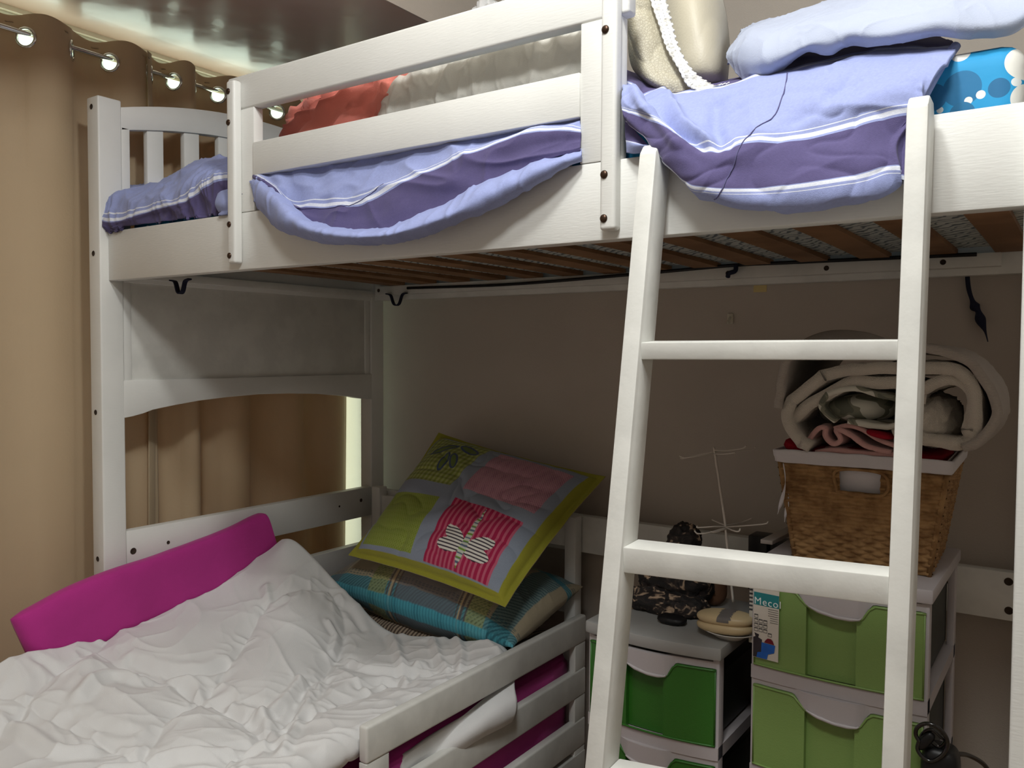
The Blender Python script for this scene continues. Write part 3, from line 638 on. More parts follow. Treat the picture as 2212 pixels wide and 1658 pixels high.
G = surf(g1, 80, 90); G = G+normals(G)*(.003*noise3(G*9)+.0015*(wrinkle(G, (12, 8, 5), .5, 3, 9)-.2))[..., None]
obj('pillow_body', sheet_geo(G, .04, True), SATIN, lp, True)
g2 = [A([(1348, -60, .12), (1362, -60, .10), (1385, -60, .115), (1402, -60, .13)], 0), A([(1352, 40, .12), (1368, 40, .095), (1395, 40, .105), (1418, 40, .125)], 0), A([(1356, 110, .12), (1380, 115, .09), (1415, 118, .10), (1446, 112, .12)], 0),
      A([(1364, 150, .12), (1395, 165, .09), (1435, 172, .095), (1472, 160, .115)], 0), A([(1385, 176, .12), (1420, 190, .10), (1455, 200, .105), (1492, 192, .12)], 0)]
G = surf(g2, 60, 90); G = G+normals(G)*(.004*noise3(G*14)+.003*(wrinkle(G, (10, 10, 14), .5, 3, 19)-.2))[..., None]
obj('brocade_cover', sheet_geo(G, .012, True), BRO, lp, True)
LACE = mat('white_lace', (238, 238, 236), .8, .05, 90, .8, 260, .2, bdist=.003, col2=(196, 194, 188), lo=.42, hi=.5)
edgeL = cr1(A([(1398, -60, .112), (1407, 0, .108), (1424, 50, .104), (1440, 100, .10), (1465, 145, .098), (1488, 185, .098), (1525, 196, .10), (1570, 188, .11)], 0), 260)
sc_ = np.abs(np.sin(np.linspace(0, 1, 260)*math.pi*26))*.0045
edgeR = cr1(A([(1424, -60, .12), (1436, 0, .118), (1448, 50, .112), (1462, 100, .108), (1492, 150, .104), (1530, 180, .104), (1545, 186, .10), (1575, 182, .11)], 0), 260)
d = edgeR-edgeL; d /= np.linalg.norm(d, axis=1)[:, None]+1e-9; edgeR = edgeR+d*sc_[:, None]; edgeL = edgeL-d*(sc_*.4)[:, None]
G = np.stack([edgeL*(1-t)+edgeR*t for t in np.linspace(0, 1, 12)]); G = G+normals(G)*(.0012*noise3(G*60))[..., None]
nv_, nu_ = G.shape[:2]; F = grid_faces(nv_, nu_); rr2, cc2 = np.divmod(np.arange(len(F)), nu_-1)
keep = ~((rr2 % 4 == 2) & (cc2 % 5 == 2)); obj('lace_trim', (G.reshape(-1, 3), F[keep]), LACE, lp, True).modifiers.new('thick', 'SOLIDIFY').thickness = .002

# ------------------------------------------------------------------ lower bed
lb = thing('lower_bed', 'white painted low bed with slatted guard side under the bunk', 'bed', (.45, 0, ZF))
for z0, z1 in ((-.832, -.755), (-.985, -.906), (-1.135, -1.052)): box('guard_board', .848, .872, .028, .92, z0, z1, PAINT2, lb, .006, 3)
for y0 in (.028, .862):
    for z0, z1 in ((-.906, -.832), (-1.052, -.985), (-1.25, -1.135)): box('guard_stile', .850, .870, y0 if y0 < .5 else y0, (.095 if y0 < .5 else .918), z0, z1, PAINT2, lb, .001)
for x0, x1, zt in ((.035, .072, -.462), (.805, .842, -.475)): box('headboard_post', x0, x1, .905, .942, ZF, zt, PAINT, lb, .003)
box('headboard_rail', .072, .805, .915, .935, -.565, -.490, PAINT2, lb, .002); box('headboard_rail', .072, .805, .915, .935, -.76, -.68, PAINT2, lb, .002)
box('bed_side', .848, .872, -.95, .92, -1.25, -1.15, PAINT2, lb, .003); box('bed_side', .005, .03, -.95, .92, -1.25, -1.15, PAINT2, lb, .003)
for x0 in (.02, .82): box('leg', x0, x0+.04, -.95, -.91, ZF, -1.0, PAINT2, lb, .003)
box('footboard', .02, .86, -.975, -.95, -1.25, -1.0, PAINT2, lb, .003)
# magenta sheeted mattress
xs = np.linspace(0, 1, 60)
V, F = ellipsoid((.44, -.01, -1.0), (.400, .91, .135), 150, 44, .10, .08, None, lambda P: .006*noise3(P*np.array([6, 14, 4]))+.010*(wrinkle(P, (5, 9, 3.2), .5, 2, 6)-.3)*(np.abs(P[..., 2]) < .9))
tag(obj('magenta_mattress', (V, F), MAG, None, True), 'mattress in magenta fitted sheet seen through the low guard boards', 'mattress')
# second sheet hanging in folds outside the mattress, behind the boards
hf = [[(.838, y, -.90) for y in np.linspace(-.1, .9, 9)], [(.844, y, -.97+.01*math.sin(y*9)) for y in np.linspace(-.1, .9, 9)], [(.842, y, -1.04+.015*math.sin(y*7+1)) for y in np.linspace(-.1, .9, 9)], [(.838, y, -1.10+.02*math.sin(y*11)) for y in np.linspace(-.1, .9, 9)]]

# magenta bolster along the end rails
ang = []
stn = [(-.262, -.612, -.80), (-.09, -.563, -.80), (.148, -.534, -.80), (.30, -.512, -.80), (.42, -.484, -.80), (.45, -.482, -.80)]
rowsB = []
S = cr1(np.array([(a[0], a[1]) for a in stn]), 60); 
Bv = []; nk = 28
for i in range(60):
    y, zt = S[i]; t = i/59; hgt = .175; thx = .026*(1-.0*t); x0 = .034; ring = []
    endf = min(1, (min(i, 59-i)+.6)/2.2)
    for k in range(nk):
        a = 2*math.pi*k/nk; cx_, sz_ = math.copysign(abs(math.cos(a))**.55, math.cos(a)), math.copysign(abs(math.sin(a))**.35, math.sin(a))
        ring.append((x0+thx*cx_*endf, y+.062*(1-(sz_+1)/2), zt-hgt/2+hgt/2*sz_*(.96+.04*endf)))
    Bv.append(ring)
Bg = np.array(Bv); Bg += .004*noise3(Bg*12)[..., None]*np.array([1, 0, 1.])
Vb = Bg.reshape(-1, 3); Fb = [(i*nk+k, i*nk+(k+1) % nk, (i+1)*nk+(k+1) % nk, (i+1)*nk+k) for i in range(59) for k in range(nk)]+[tuple(range(nk))[::-1], tuple(range(59*nk, 60*nk))]
tag(obj('magenta_bolster', (Vb, Fb), MAG, None, True), 'long magenta bolster cushion leaning along the left side of the low bed', 'bolster')

# white comforter: height field over the mattress with seams and creases
CP = [((620, 1180), -.575), ((665, 1215), -.615), ((700, 1252), -.655), ((760, 1312), -.725), ((815, 1370), -.79), ((950, 1388), -.785), ((1060, 1395), -.768),
      ((585, 1198), -.60), ((430, 1280), -.672), ((290, 1340), -.695), ((140, 1393), -.705), ((0, 1424), -.70),
      ((430, 1500), -.775), ((800, 1500), -.80), ((600, 1330), -.705), ((640, 1270), -.655), ((520, 1300), -.69), ((700, 1400), -.77), ((900, 1450), -.80), ((1000, 1430), -.785), ((300, 1600), -.785), ((600, 1600), -.795),
      ((200, 1480), -.745), ((750, 1600), -.80), ((550, 1420), -.75), ((60, 1560), -.77)]
Pc = [at(p[0], p[1], z=z) for p, z in CP]+[np.array(q) for q in ((.1, -.7, -.79), (.8, -.7, -.80), (.45, -.7, -.79), (.1, -.45, -.765), (.84, -.3, -.80))]
Pc = np.array(Pc)
def rbfk(d): return np.where(d > 1e-9, d*d*np.log(d+1e-12), 0)
Dm = np.linalg.norm(Pc[:, None, :2]-Pc[None, :, :2], axis=2); n = len(Pc)
K = np.block([[rbfk(Dm)+1e-4*np.eye(n), np.c_[np.ones(n), Pc[:, :2]]], [np.c_[np.ones(n), Pc[:, :2]].T, np.zeros((3, 3))]])
Wt_ = np.linalg.solve(K, np.r_[Pc[:, 2], 0, 0, 0])
def hbase(X, Y):
    X = np.asarray(X, float); Y = np.asarray(Y, float); r = Wt_[-3]+Wt_[-2]*X+Wt_[-1]*Y
    for i in range(n): r = r+Wt_[i]*rbfk(np.hypot(X-Pc[i, 0], Y-Pc[i, 1]))
    return r
def onbed(px, py):
    z = -.75
    for _ in range(30): p = at(px, py, z=z); z = .5*z+.5*float(hbase(p[0], p[1]))
    return p[:2]
def zq(L): return [(x/2.4578, 1060+y/2.4578) for x, y in L]
SEAMS = [zq([(0, 1075), (130, 1110), (330, 1230), (560, 1330), (740, 1420)]), zq([(740, 1410), (820, 1310), (910, 1180), (1060, 1110), (1200, 930), (1300, 780), (1400, 620), (1500, 530), (1620, 500), (1750, 512)]),
         zq([(520, 830), (640, 910), (800, 970), (950, 1030), (1060, 1110), (1200, 1150), (1400, 1290)]), zq([(0, 1260), (100, 1180), (180, 1070), (300, 940), (450, 850), (520, 820), (600, 720), (680, 680)]),
         zq([(1750, 515), (1830, 690), (1790, 850), (1720, 960), (1620, 1110), (1500, 1210), (1400, 1290)]), zq([(740, 1420), (900, 1470), (1100, 1500)]), zq([(1400, 1290), (1250, 1400), (1100, 1500)]),
         zq([(1400, 1290), (1600, 1200), (1800, 1120), (2100, 1010), (2300, 960)])]
CREASE = [(zq([(420, 1100), (520, 1000), (620, 970), (760, 1000)]), .012, .018), (zq([(700, 900), (900, 960), (1080, 960), (1200, 905)]), -.010, .014), (zq([(1410, 520), (1440, 590), (1500, 560)]), .008, .012),
          (zq([(0, 1210), (150, 1290), (300, 1400), (480, 1380)]), .012, .018), (zq([(800, 1000), (1000, 1010), (1080, 1090)]), .006, .012), (zq([(400, 1190), (560, 1270), (700, 1290)]), -.006, .014),
          (zq([(1600, 1010), (1500, 1120), (1380, 1200)]), .010, .012), (zq([(1700, 1010), (1620, 1120), (1540, 1300), (1500, 1400)]), .010, .013), (zq([(1850, 900), (1950, 960), (2150, 960), (2250, 930)]), .010, .012),
          (zq([(1750, 700), (1790, 760), (1770, 830)]), .010, .010), (zq([(1900, 1040), (2050, 1010), (2180, 1060)]), -.008, .012), (zq([(1230, 1140), (1400, 1200), (1480, 1330)]), .010, .014),
          (zq([(300, 800), (400, 760), (520, 770)]), .007, .012), (zq([(200, 900), (330, 930), (440, 880)]), -.007, .012), (zq([(2080, 800), (2120, 900), (2150, 1020)]), .009, .012), (zq([(2300, 820), (2330, 900), (2380, 960)]), .008, .011),
          (zq([(2420, 800), (2450, 880), (2440, 960)]), .008, .011), (zq([(560, 1480), (760, 1440), (900, 1400), (1200, 1380), (1400, 1340)]), .010, .014), (zq([(1750, 560), (1860, 640), (1920, 740)]), -.006, .012)]
def segdist(X, Y, L):
    Q = np.array([onbed(*p) for p in L]); Q = cr1(Q, max(12, 6*len(Q))); best = np.full(X.shape, 9.0)
    for a, b in zip(Q[:-1], Q[1:]):
        d = b-a; t = np.clip(((X-a[0])*d[0]+(Y-a[1])*d[1])/(d@d+1e-12), 0, 1); best = np.minimum(best, np.hypot(X-a[0]-t*d[0], Y-a[1]-t*d[1]))
    return best
NS, NTt = 300, 460
s_, t_ = np.meshgrid(np.linspace(0, 1, NS), np.linspace(0, 1, NTt))
yfar = np.interp(s_, [0, .03, .15, .35, .45, .7, 1.0], [.43, .50, .52, .545, .56, .585, .60])
X = .062+s_*(.842-.062); Y = -.85+t_*(yfar+.85)
X0c, Y0c = X.copy(), Y.copy()
Z = hbase(X, Y)
dse = np.full(X.shape, 9.0)
for L in SEAMS: dse = np.minimum(dse, segdist(X, Y, L))
P3 = np.stack([X, Y, Z*.3], -1)
puff = .036*(1-np.exp(-(dse/.055)**.9))-.018
near = np.exp(-(dse/.045)**2)
wr = .007*near*(wrinkle(P3, (17, 17, 17), .6, 2, 6)-.35)+.006*(wrinkle(P3, (3.5, 6, 6), .5, 6, 16)-.1)+.003*(wrinkle(P3, (9, 7, 8), .5, 5, 26)-.1)+.008*noise3(P3*4+4)
rightz = np.clip((X-.45)/.25, 0, 1)
wr = wr+rightz*.006*(wrinkle(np.stack([X*.8+Y*.5, Y-.6*X, Z*0], -1), (5, 16, 5), .5, 3, 56)-.2)
Z = Z+puff+wr
for L, h, wd in CREASE:
    dd = segdist(X, Y, L); Z = Z+h*np.exp(-(dd/wd)**2)-h*.5*np.exp(-((dd-wd*1.6)/wd)**2)
ef = np.clip((1-t_)/.022, 0, 1); Z = Z-.055*(1-np.sqrt(1-(1-ef)**2)); er = np.clip((1-s_)/.045, 0, 1); Z = Z-.05*(1-np.sqrt(1-(1-er)**2))
Z = np.maximum(Z, -.860)
G = np.stack([X, Y, Z], -1)
cf = thing('white_comforter', 'rumpled white quilted comforter spread over the low bed', 'comforter', (.45, -.15, -.89))
obj('comforter_cover', sheet_geo(G, .012, False), WHITEC, cf, True)
# corner of the comforter pushed out between the guard boards
h0 = [at(868, 1628, x=.836), at(940, 1580, x=.840), at(1040, 1520, x=.846), at(1112, 1462, x=.846)]
h1 = [at(860, 1650, x=.834), at(950, 1590, x=.840), at(1040, 1530, x=.858), at(1110, 1488, x=.872)]
h2 = [at(862, 1675, x=.832), at(935, 1620, x=.838), at(1030, 1560, x=.876), at(1112, 1512, x=.892)]
h3 = [at(865, 1690, x=.830), at(925, 1640, x=.836), at(1020, 1582, x=.878), at(1110, 1535, x=.895)]
h4 = [at(870, 1700, x=.828), at(930, 1655, x=.834), at(1025, 1595, x=.872), at(1102, 1552, x=.884)]
G = surf([h0, h1, h2, h3, h4], 60, 40); G = G+normals(G)*(.003*noise3(G*18))[..., None]
obj('comforter_corner', sheet_geo(G, .010, False), WHITEC, cf, True)

# ------------------------------------------------------------------ pillows on the low bed
def pillow_geo(c, T_, bulge=.5, res=(160, 120), flange=0.0, sag=.05, wr=.004, seed=1, up=(0, 0, 1), pinch=.06, prof=.48, pw=2.6):
    """c = four corners A,B,C,D (top-left, top-right, bottom-right, bottom-left as seen); closed cushion"""
    Ac, Bc, Cc, Dc = [np.array(p, float) for p in c]; nu, nv = res
    s, t = np.meshgrid(np.linspace(0, 1, nu), np.linspace(0, 1, nv))
    def bil(s, t): return (1-t)[..., None]*((1-s)[..., None]*Ac+s[..., None]*Bc)+t[..., None]*((1-s)[..., None]*Dc+s[..., None]*Cc)
    a, b = 2*s-1, 2*t-1
    sp = .5+.5*a*(1-pinch*(1-b*b)); tp = .5+.5*b*(1-pinch*(1-a*a)); P = bil(sp, tp)
    N = np.cross(Bc-Ac, Dc-Ac); N /= np.linalg.norm(N)
    fa = np.clip(np.abs(a)/(1-flange), 0, 1); fb = np.clip(np.abs(b)/(1-flange), 0, 1)
    h = (np.clip((1-fa**pw), 0, 1)*np.clip((1-fb**pw), 0, 1))**prof
    n1 = .012*noise3(P*7+seed)*h+wr*(wrinkle(P, (9, 9, 12), .7, 3, seed)-.25)*(h+.15)
    edgew = (1-h)*.004*noise3(P*22+seed)
    fr = P+N*(T_*h+n1+edgew+.001*(h*0+1)*(fa < 1)*(fb < 1))[..., None]; bk = P-N*(T_*bulge*2*h*.5+.6*n1-edgew+math.copysign(.003, T_))[..., None]
    V = np.vstack([fr.reshape(-1, 3), bk.reshape(-1, 3)]); F = np.vstack([grid_faces(nv, nu, 0, False), grid_faces(nv, nu, nu*nv, True)])
    o = nu*nv; bd = list(range(nu))+[r*nu+nu-1 for r in range(1, nv)]+[(nv-1)*nu+q for q in range(nu-2, -1, -1)]+[r*nu for r in range(nv-2, 0, -1)]
    bd = np.array(bd); c2 = np.roll(bd, -1); F = np.vstack([F, np.stack([bd, bd+o, c2+o, c2], 1)])
    return V, F, np.stack([s, t], -1).reshape(-1, 2), fr, N
def L3(c): return np.array(lin(c)[:3])
# plaid pillow
def plaid(st):
    s, t = st[:, 0], st[:, 1]; C = np.tile(L3((150, 140, 118)), (len(s), 1))
    def band(x, a, b): return (x > a) & (x < b)
    def mixc(mk, c, w_=1.0): C[mk] = C[mk]*(1-w_)+L3(c)*w_
    for b0 in (0, -.78):
        g = band(t, .925+b0, .985+b0); mixc(g, (44, 132, 150), .75); mixc(g & (np.sin((s*1.3+t*.9)*300) > .15), (28, 60, 74), .5)
        for a in (.880, .893, .906): mixc(band(t, a+b0, a+b0+.006) & (np.sin(s*330) > -.2), (48, 78, 82), .85)
    mixc(band(s, .42, .72), (100, 96, 104), .62); mixc(band(s, .05, .10), (100, 96, 104), .5)
    for a in (.370, .392, .412, .725, .745, .765): mixc(band(s, a, a+.008), (88, 74, 70), .8)
    mixc(band(s, .380, .390) | band(s, .735, .744), (186, 160, 118), .7)
    for lo_, hi_ in ((.27, .36), (.775, .86)):
        g = band(s, lo_, hi_); mixc(g, (152, 158, 92), .6); mixc(g & (np.sin((s*1.0+t*.7)*330) > .1) & (np.sin(t*420) > -.3), (64, 82, 62), .55)
    g = band(t, .988, 1.1); mixc(g, (60, 168, 190), .8); mixc(g & (np.sin(s*420) > .5), (30, 90, 110), .5)
    g = band(s, .88, .97); mixc(g, (40, 110, 124), .6); mixc(g & (np.sin((s*1.2+t*1.2)*190) > .3), (28, 60, 74), .6)
    return C
PL = [(.115, .93, -.676), (.865, .91, -.672), (.852, .572, -.752), (.108, .608, -.712)]
V, F, st, fr, N = pillow_geo([PL[3], PL[2], PL[1], PL[0]][::1], .112, 1.15, (260, 180), 0, .05, .008, 3, pinch=.03, prof=.62, pw=2.3)
# orient so that the inflated front faces up
ST = np.vstack([st, st]); ST[:, 1] = 1-ST[:, 1]
V = np.array(V)
if N[2] < 0: pass
colr = plaid(ST)
PLM = attr_mat('plaid_cotton', .85, mult=1.15)
tag(obj('plaid_pillow', (V, F), PLM, None, True, col=colr), 'teal, olive and grey plaid pillow lying flat below the patchwork pillow', 'pillow')
# striped pillow under it
def brstr(st): 
    s = st[:, 0]; C = np.tile(L3((176, 160, 140)), (len(s), 1)); C[np.sin(s*330) > 0] = L3((84, 70, 62)); return C
V, F, st, fr, N = pillow_geo([(.16, .60, -.835), (.80, .60, -.835), (.82, .90, -.83), (.14, .92, -.83)], .045, .5, (200, 60), 0, .05, .004, 5, pinch=.03)
tag(obj('striped_pillow', (V, F), attr_mat('brown_stripe_cotton', .85), None, True, col=brstr(np.vstack([st, st]))), 'brown and white striped pillow squashed beneath the plaid pillow', 'pillow')

# patchwork pillow
def in_rot_ellipse(x, y, cx, cy, a, b, ang):
    c, s = math.cos(ang), math.sin(ang); dx, dy = x-cx, y-cy; return ((dx*c+dy*s)/a)**2+((-dx*s+dy*c)/b)**2 < 1
def patch(st, front=True):
    s, t = st[:, 0], st[:, 1]; n_ = len(s)
    if not front:
        return np.tile(L3((196, 176, 164)), (n_, 1))
    C = np.tile(L3((138, 148, 164)), (n_, 1))
    fl = (s < .045) | (s > .945) | (t < .05) | (t > .95); fl = fl | (s+t*1.35 < .155); C[fl] = L3((150, 148, 52))
    def rect(a, b, c, d): return (s > a) & (s < b) & (t > c) & (t < d)
    X_, Y_ = s*1.38, t                                              # near-square units
    m1 = rect(.06, .42, .06, .46) & ~fl; C[m1] = L3((168, 176, 110)); C[m1 & (np.sin(s*210) > .0)] = L3((140, 152, 72)); C[m1 & (np.sin(t*170) > .2)] *= .72
    m2 = rect(.50, .90, .09, .46); C[m2] = L3((188, 142, 156)); C[m2 & (np.sin(s*500)*np.sin(t*420) > .3)] = L3((150, 104, 124))
    m3 = rect(.07, .42, .56, .93); C[m3] = L3((142, 156, 74)); C[m3 & (np.sin(s*400)*np.sin(t*360) > .35)] = L3((120, 140, 48))
    m4 = rect(.505, .885, .54, .945); C[m4] = L3((166, 36, 76)); C[m4 & (np.sin(s*230) > .15)] = L3((192, 96, 120))
    # striped dragonfly on the red square
    cx, cy = .70*1.38, .78
    wing = in_rot_ellipse(X_, Y_, cx-.10, cy-.015, .095, .042, .42) | in_rot_ellipse(X_, Y_, cx+.10, cy-.015, .095, .042, -.42) | in_rot_ellipse(X_, Y_, cx-.10, cy+.045, .10, .040, -.05) | in_rot_ellipse(X_, Y_, cx+.10, cy+.045, .10, .040, .05)
    C[wing & m4] = L3((226, 222, 214)); C[wing & m4 & (np.sin(Y_*330) > .45)] = L3((60, 50, 62))
    body = (np.abs(X_-cx) < np.interp(Y_, [cy-.23, cy-.06, cy+.05, cy+.10, cy+.14], [.002, .022, .024, .020, .004])) & (Y_ > cy-.23) & (Y_ < cy+.15)
    C[body & m4] = L3((200, 204, 190)); C[body & m4 & (np.sin(Y_*260) > .2)] = L3((92, 104, 128)); C[body & m4 & (np.sin(Y_*130+1) > .8)] = L3((112, 150, 52))
    # blue dragonfly on the gingham square
    cx, cy = .26*1.38, .155
    for (ax, ay, rr, an) in ((-.11, .02, .115, -.55), (.10, -.02, .10, .25), (-.0, .13, .085, 1.35), (.075, .11, .075, .9)):
        o_ = in_rot_ellipse(X_, Y_, cx+ax, cy+ay, rr, .034, an); i_ = in_rot_ellipse(X_, Y_, cx+ax, cy+ay, rr*.8, .019, an)
        C[o_ & m1] = L3((70, 84, 112)); C[i_ & m1] = L3((104, 122, 62))
    for q in (.485, .50): pass
    return C
PA = [(.315, .925, -.262), (.925, .93, -.352), (.868, .515, -.632), (.250, .585, -.605)]
V, F, st, fr, N = pillow_geo([PA[0], PA[1], PA[2], PA[3]], -.098, .8, (340, 260), .055, .05, .007, 9, pinch=.045)
colp = np.vstack([patch(st, True), patch(st, False)])
tag(obj('patchwork_pillow', (V, F), attr_mat('patchwork_cotton', .85, mult=1.15), None, True, col=colp), 'patchwork pillow with dragonfly patches and lime border leaning on the back wall', 'pillow')
# ------------------------------------------------------------------ drawer towers
GREY = mat('grey_plastic', (176, 170, 172), .38, .03, 4, .15, 300, .5, bdist=.001)
GREYD = mat('grey_plastic_lid', (150, 150, 148), .35, .03, 4, .15, 300, .5, bdist=.001)
LGREEN = mat('lime_green_plastic', (122, 152, 84), .38, .03, 3, .25, 420, .5, bdist=.0015)
DGREEN = mat('dark_green_plastic', (44, 102, 30), .38, .03, 3, .25, 420, .5, bdist=.0015)
VOID = mat('dark_bin_plastic', (38, 42, 36), .5, .05, 3)
def strips(xs, yf, zb, zt, th):
    """a front panel of column strips: per x a front y, bottom and top; solid with thickness th"""
    n = len(xs); V = []; F = []
    for x, y, a, b in zip(xs, yf, zb, zt): V += [(x, y, a), (x, y, b), (x, y+th, b), (x, y+th, a)]
    for i in range(n-1):
        for j in range(4): a = i*4+j; b = i*4+(j+1) % 4; F.append((a, b, b+4, a+4))
    F += [(3, 2, 1, 0), tuple((n-1)*4+j for j in range(4))]
    return V, F
def tower(label, x0, x1, yf, yb, lidt, rows, green, bow=.012, flare=.004):
    t = thing('drawer_tower', label, 'drawers', ((x0+x1)/2, (yf+yb)/2, ZF))
    W = x1-x0; N = 61; S = np.linspace(0, 1, N); by = lambda s: yf-bow*(1-(2*s-1)**2)
    # lid with bowed front edge
    poly = [(x0-.004+(W+.008)*s, by(s)-.004) for s in S]+[(x1+.004, yb), (x0-.004, yb)]
    obj('lid', prism_bm(poly, 'z', lidt-.026, lidt, .004), GREYD if bow > .011 else GREY, t, angle=35)
    zbot = ZF+.02
    for a in (x0+.002, x1-.016):
        box('frame_post', a, a+.014, yf+.004, yf+.03, zbot, lidt-.026, GREY, t, .002); box('frame_post', a, a+.014, yb-.03, yb, zbot, lidt-.026, GREY, t, .002)
    for zt, zb in rows:
        # grey shelf band under the drawer
        yy = np.array([by(s) for s in S]); xx = x0+.002+(W-.004)*S
        obj('shelf_band', strips(xx, yy+.002, np.full(N, zb-.028), np.full(N, zb-.002), yb-yf-.01), GREY, t, angle=40)
        xx = x0+.008+(W-.016)*S; rec = np.where((S > .335) & (S < .63), .012, 0.0)
        k = [0, .26, .325, .36, .42, .52, .60, .655, .69, .72, 1]; zz = [0, 0, -.020, -.026, -.032, -.037, -.037, -.035, -.015, -.004, -.004]
        cut = np.interp(S, k, zz); S2 = np.unique(np.concatenate([S, [.334, .336, .629, .631]]))
        xx2 = x0+.008+(W-.016)*S2; rec = np.where((S2 > .335) & (S2 < .63), .013, 0.0); cut2 = np.interp(S2, k, zz); y2 = np.array([by(s) for s in S2])
        dr = obj('drawer', strips(xx2, y2+rec, np.full(len(S2), zb), zt+cut2, .006), green, t, angle=30)
        # raised lips: outline rim of the panel and edge of the recess
        rim = [(xx2[i], y2[i]-.0005, zt+cut2[i]-.0015) for i in range(0, len(S2), 2)]+[(xx2[-1], y2[-1]-.0005, zt+cut2[-1])]
        rim2 = [(xx2[i], y2[i]-.0005, zb+.0015) for i in range(0, len(S2), 2)]+[(xx2[-1], y2[-1]-.0005, zb+.0015)]
        obj('rim', join(tube(rim, .0022, 6), tube(rim2, .0022, 6), tube([(xx2[0]+.001, y2[0], zb), (xx2[0]+.001, y2[0], zt)], .0018, 6), tube([(xx2[-1]-.001, y2[-1], zb), (xx2[-1]-.001, y2[-1], zt-.004)], .0018, 6)), green, dr, True)
        # grey strip with the drooping handle lip
        z1 = zt+.0105; m_ = cut < -.0005
        obj('handle', strips(xx, yy+.004-np.interp(S, [0, .27, .36, .5, .64, .70, 1], [0, 0, .010, .013, .010, 0, 0]), zt+cut+.001, np.full(N, z1), .012), GREY, dr, angle=35)
        lip = [(x0+.008+(W-.016)*s, by(s)-.008, zt+np.interp(s, k, zz)+.004) for s in np.linspace(.35, .66, 24)]
        obj('handle_lip', tube(lip, [.0015]+[.0035]*4+[.0015], 8), GREY, dr, True)
        box('bin', x0+.018, x1-.018, yf+.02, yb-.02, zb+.004, zt-.03, VOID, dr, .003)
    return t
lt = tower('tall lime green drawer tower with grey lid standing behind the right ladder stile', 1.516, 1.832, .425, .80, -.407, [(-.446, -.604), (-.643, -.801), (-.840, -.998), (-1.037, -1.195)], LGREEN, .010)
dk = tower('dark green drawer tower with flat grey lid beside the low bed', 1.165, 1.463, .405, .74, -.580, [(-.622, -.781), (-.818, -.977), (-1.014, -1.173)], DGREEN, .018)
# printed sticker on the top lime drawer
def flat(name, x0, x1, z0, z1, y, m, parent, th=.0006): return obj(name, box_bm(x0, x1, y-th, y, z0, z1, 0), m, parent)
PAPER = mat('sticker_paper', (206, 200, 190), .5, .02, 9); TEAL = mat('sticker_teal', (30, 122, 128), .5, .02, 9); INK = mat('sticker_ink', (60, 62, 66), .6); WHT = mat('sticker_white', (225, 232, 232), .5)
BLU = mat('sticker_blue', (24, 96, 190), .5, .1, 60); DKB = mat('sticker_dark', (48, 44, 50), .5, .1, 60); REDM = mat('sticker_maroon', (112, 14, 34), .5)
ys_ = .4225
SB = []
n_before = set(bpy.data.objects)
stk = flat('sticker', 1.5235, 1.574, -.588, -.452, ys_, PAPER, lt)
flat('sticker_band', 1.5240, 1.5738, -.485, -.4605, ys_-.0007, TEAL, stk, .0004)
def text(s, x, z, y, size, m, parent, name='lettering'):
    c = bpy.data.curves.new('t', 'FONT'); c.body = s; c.size = size; c.extrude = .0002; c.space_character = 1.15
    o = bpy.data.objects.new('t', c); COL.objects.link(o); bpy.context.view_layer.update()
    me = bpy.data.meshes.new_from_object(o); bpy.data.objects.remove(o, do_unlink=True)
    R_ = Matrix.Rotation(math.radians(90), 4, 'X'); me.transform(R_); me.transform(Matrix.Translation((x, y, z)))
    co = [tuple(v.co) for v in me.vertices]; fs = [tuple(p.vertices) for p in me.polygons]; bpy.data.meshes.remove(me)
    return obj(name, (co, fs), m, parent)
text('Mecol', 1.5245, -.4835, ys_-.0012, .0195, WHT, stk)
geo = []
for c, n_ in enumerate((4, 3, 3, 1)):
    for r in range(n_):
        xa = 1.5255+c*.0092; za = -.5365+r*.0088-(0 if c < 3 else .006)
        geo.append((xa, za))
bmi = bmesh.new(); bmw = bmesh.new()
for xa, za in geo:
    for a in ((xa, xa+.0075, za+.0052, za+.0068), (xa, xa+.0075, za, za+.0005), (xa, xa+.0005, za, za+.006), (xa+.007, xa+.0075, za, za+.006)): box_bm(a[0], a[1], ys_-.0012, ys_-.0007, a[2], a[3], 0, bm=bmi)
for r in range(7): box_bm(1.553+(.004 if r > 3 else 0), 1.5725, ys_-.0012, ys_-.0008, -.489-r*.0042-.0006, -.489-r*.0042, 0, bm=bmi)
obj('size_chart', bmi, INK, stk)
pic = bmesh.new(); obj('photo_print', prism_bm([(1.524, -.587), (1.5415, -.587), (1.5415, -.551), (1.534, -.548), (1.5355, -.542), (1.5262, -.540), (1.5285, -.547), (1.524, -.549)], 'y', ys_-.0012, ys_-.0008, 0), DKB, stk)
obj('photo_print', prism_bm([(1.531, -.587), (1.552, -.587), (1.554, -.577), (1.566, -.572), (1.568, -.557), (1.541, -.556), (1.5405, -.575), (1.533, -.577)], 'y', ys_-.0016, ys_-.0013, 0), BLU, stk)
obj('photo_print', prism_bm([(1.546, -.555), (1.566, -.556), (1.563, -.549), (1.559, -.546), (1.553, -.546), (1.549, -.550)], 'y', ys_-.0016, ys_-.0013, 0), REDM, stk)
for o_ in set(bpy.data.objects)-n_before:
    off_ = root_of(o_)
    for v in o_.data.vertices:
        s_v = (v.co.x+off_.x-1.516)/.316; v.co.y += (.425-.010*(1-(2*s_v-1)**2))-.0035-ys_
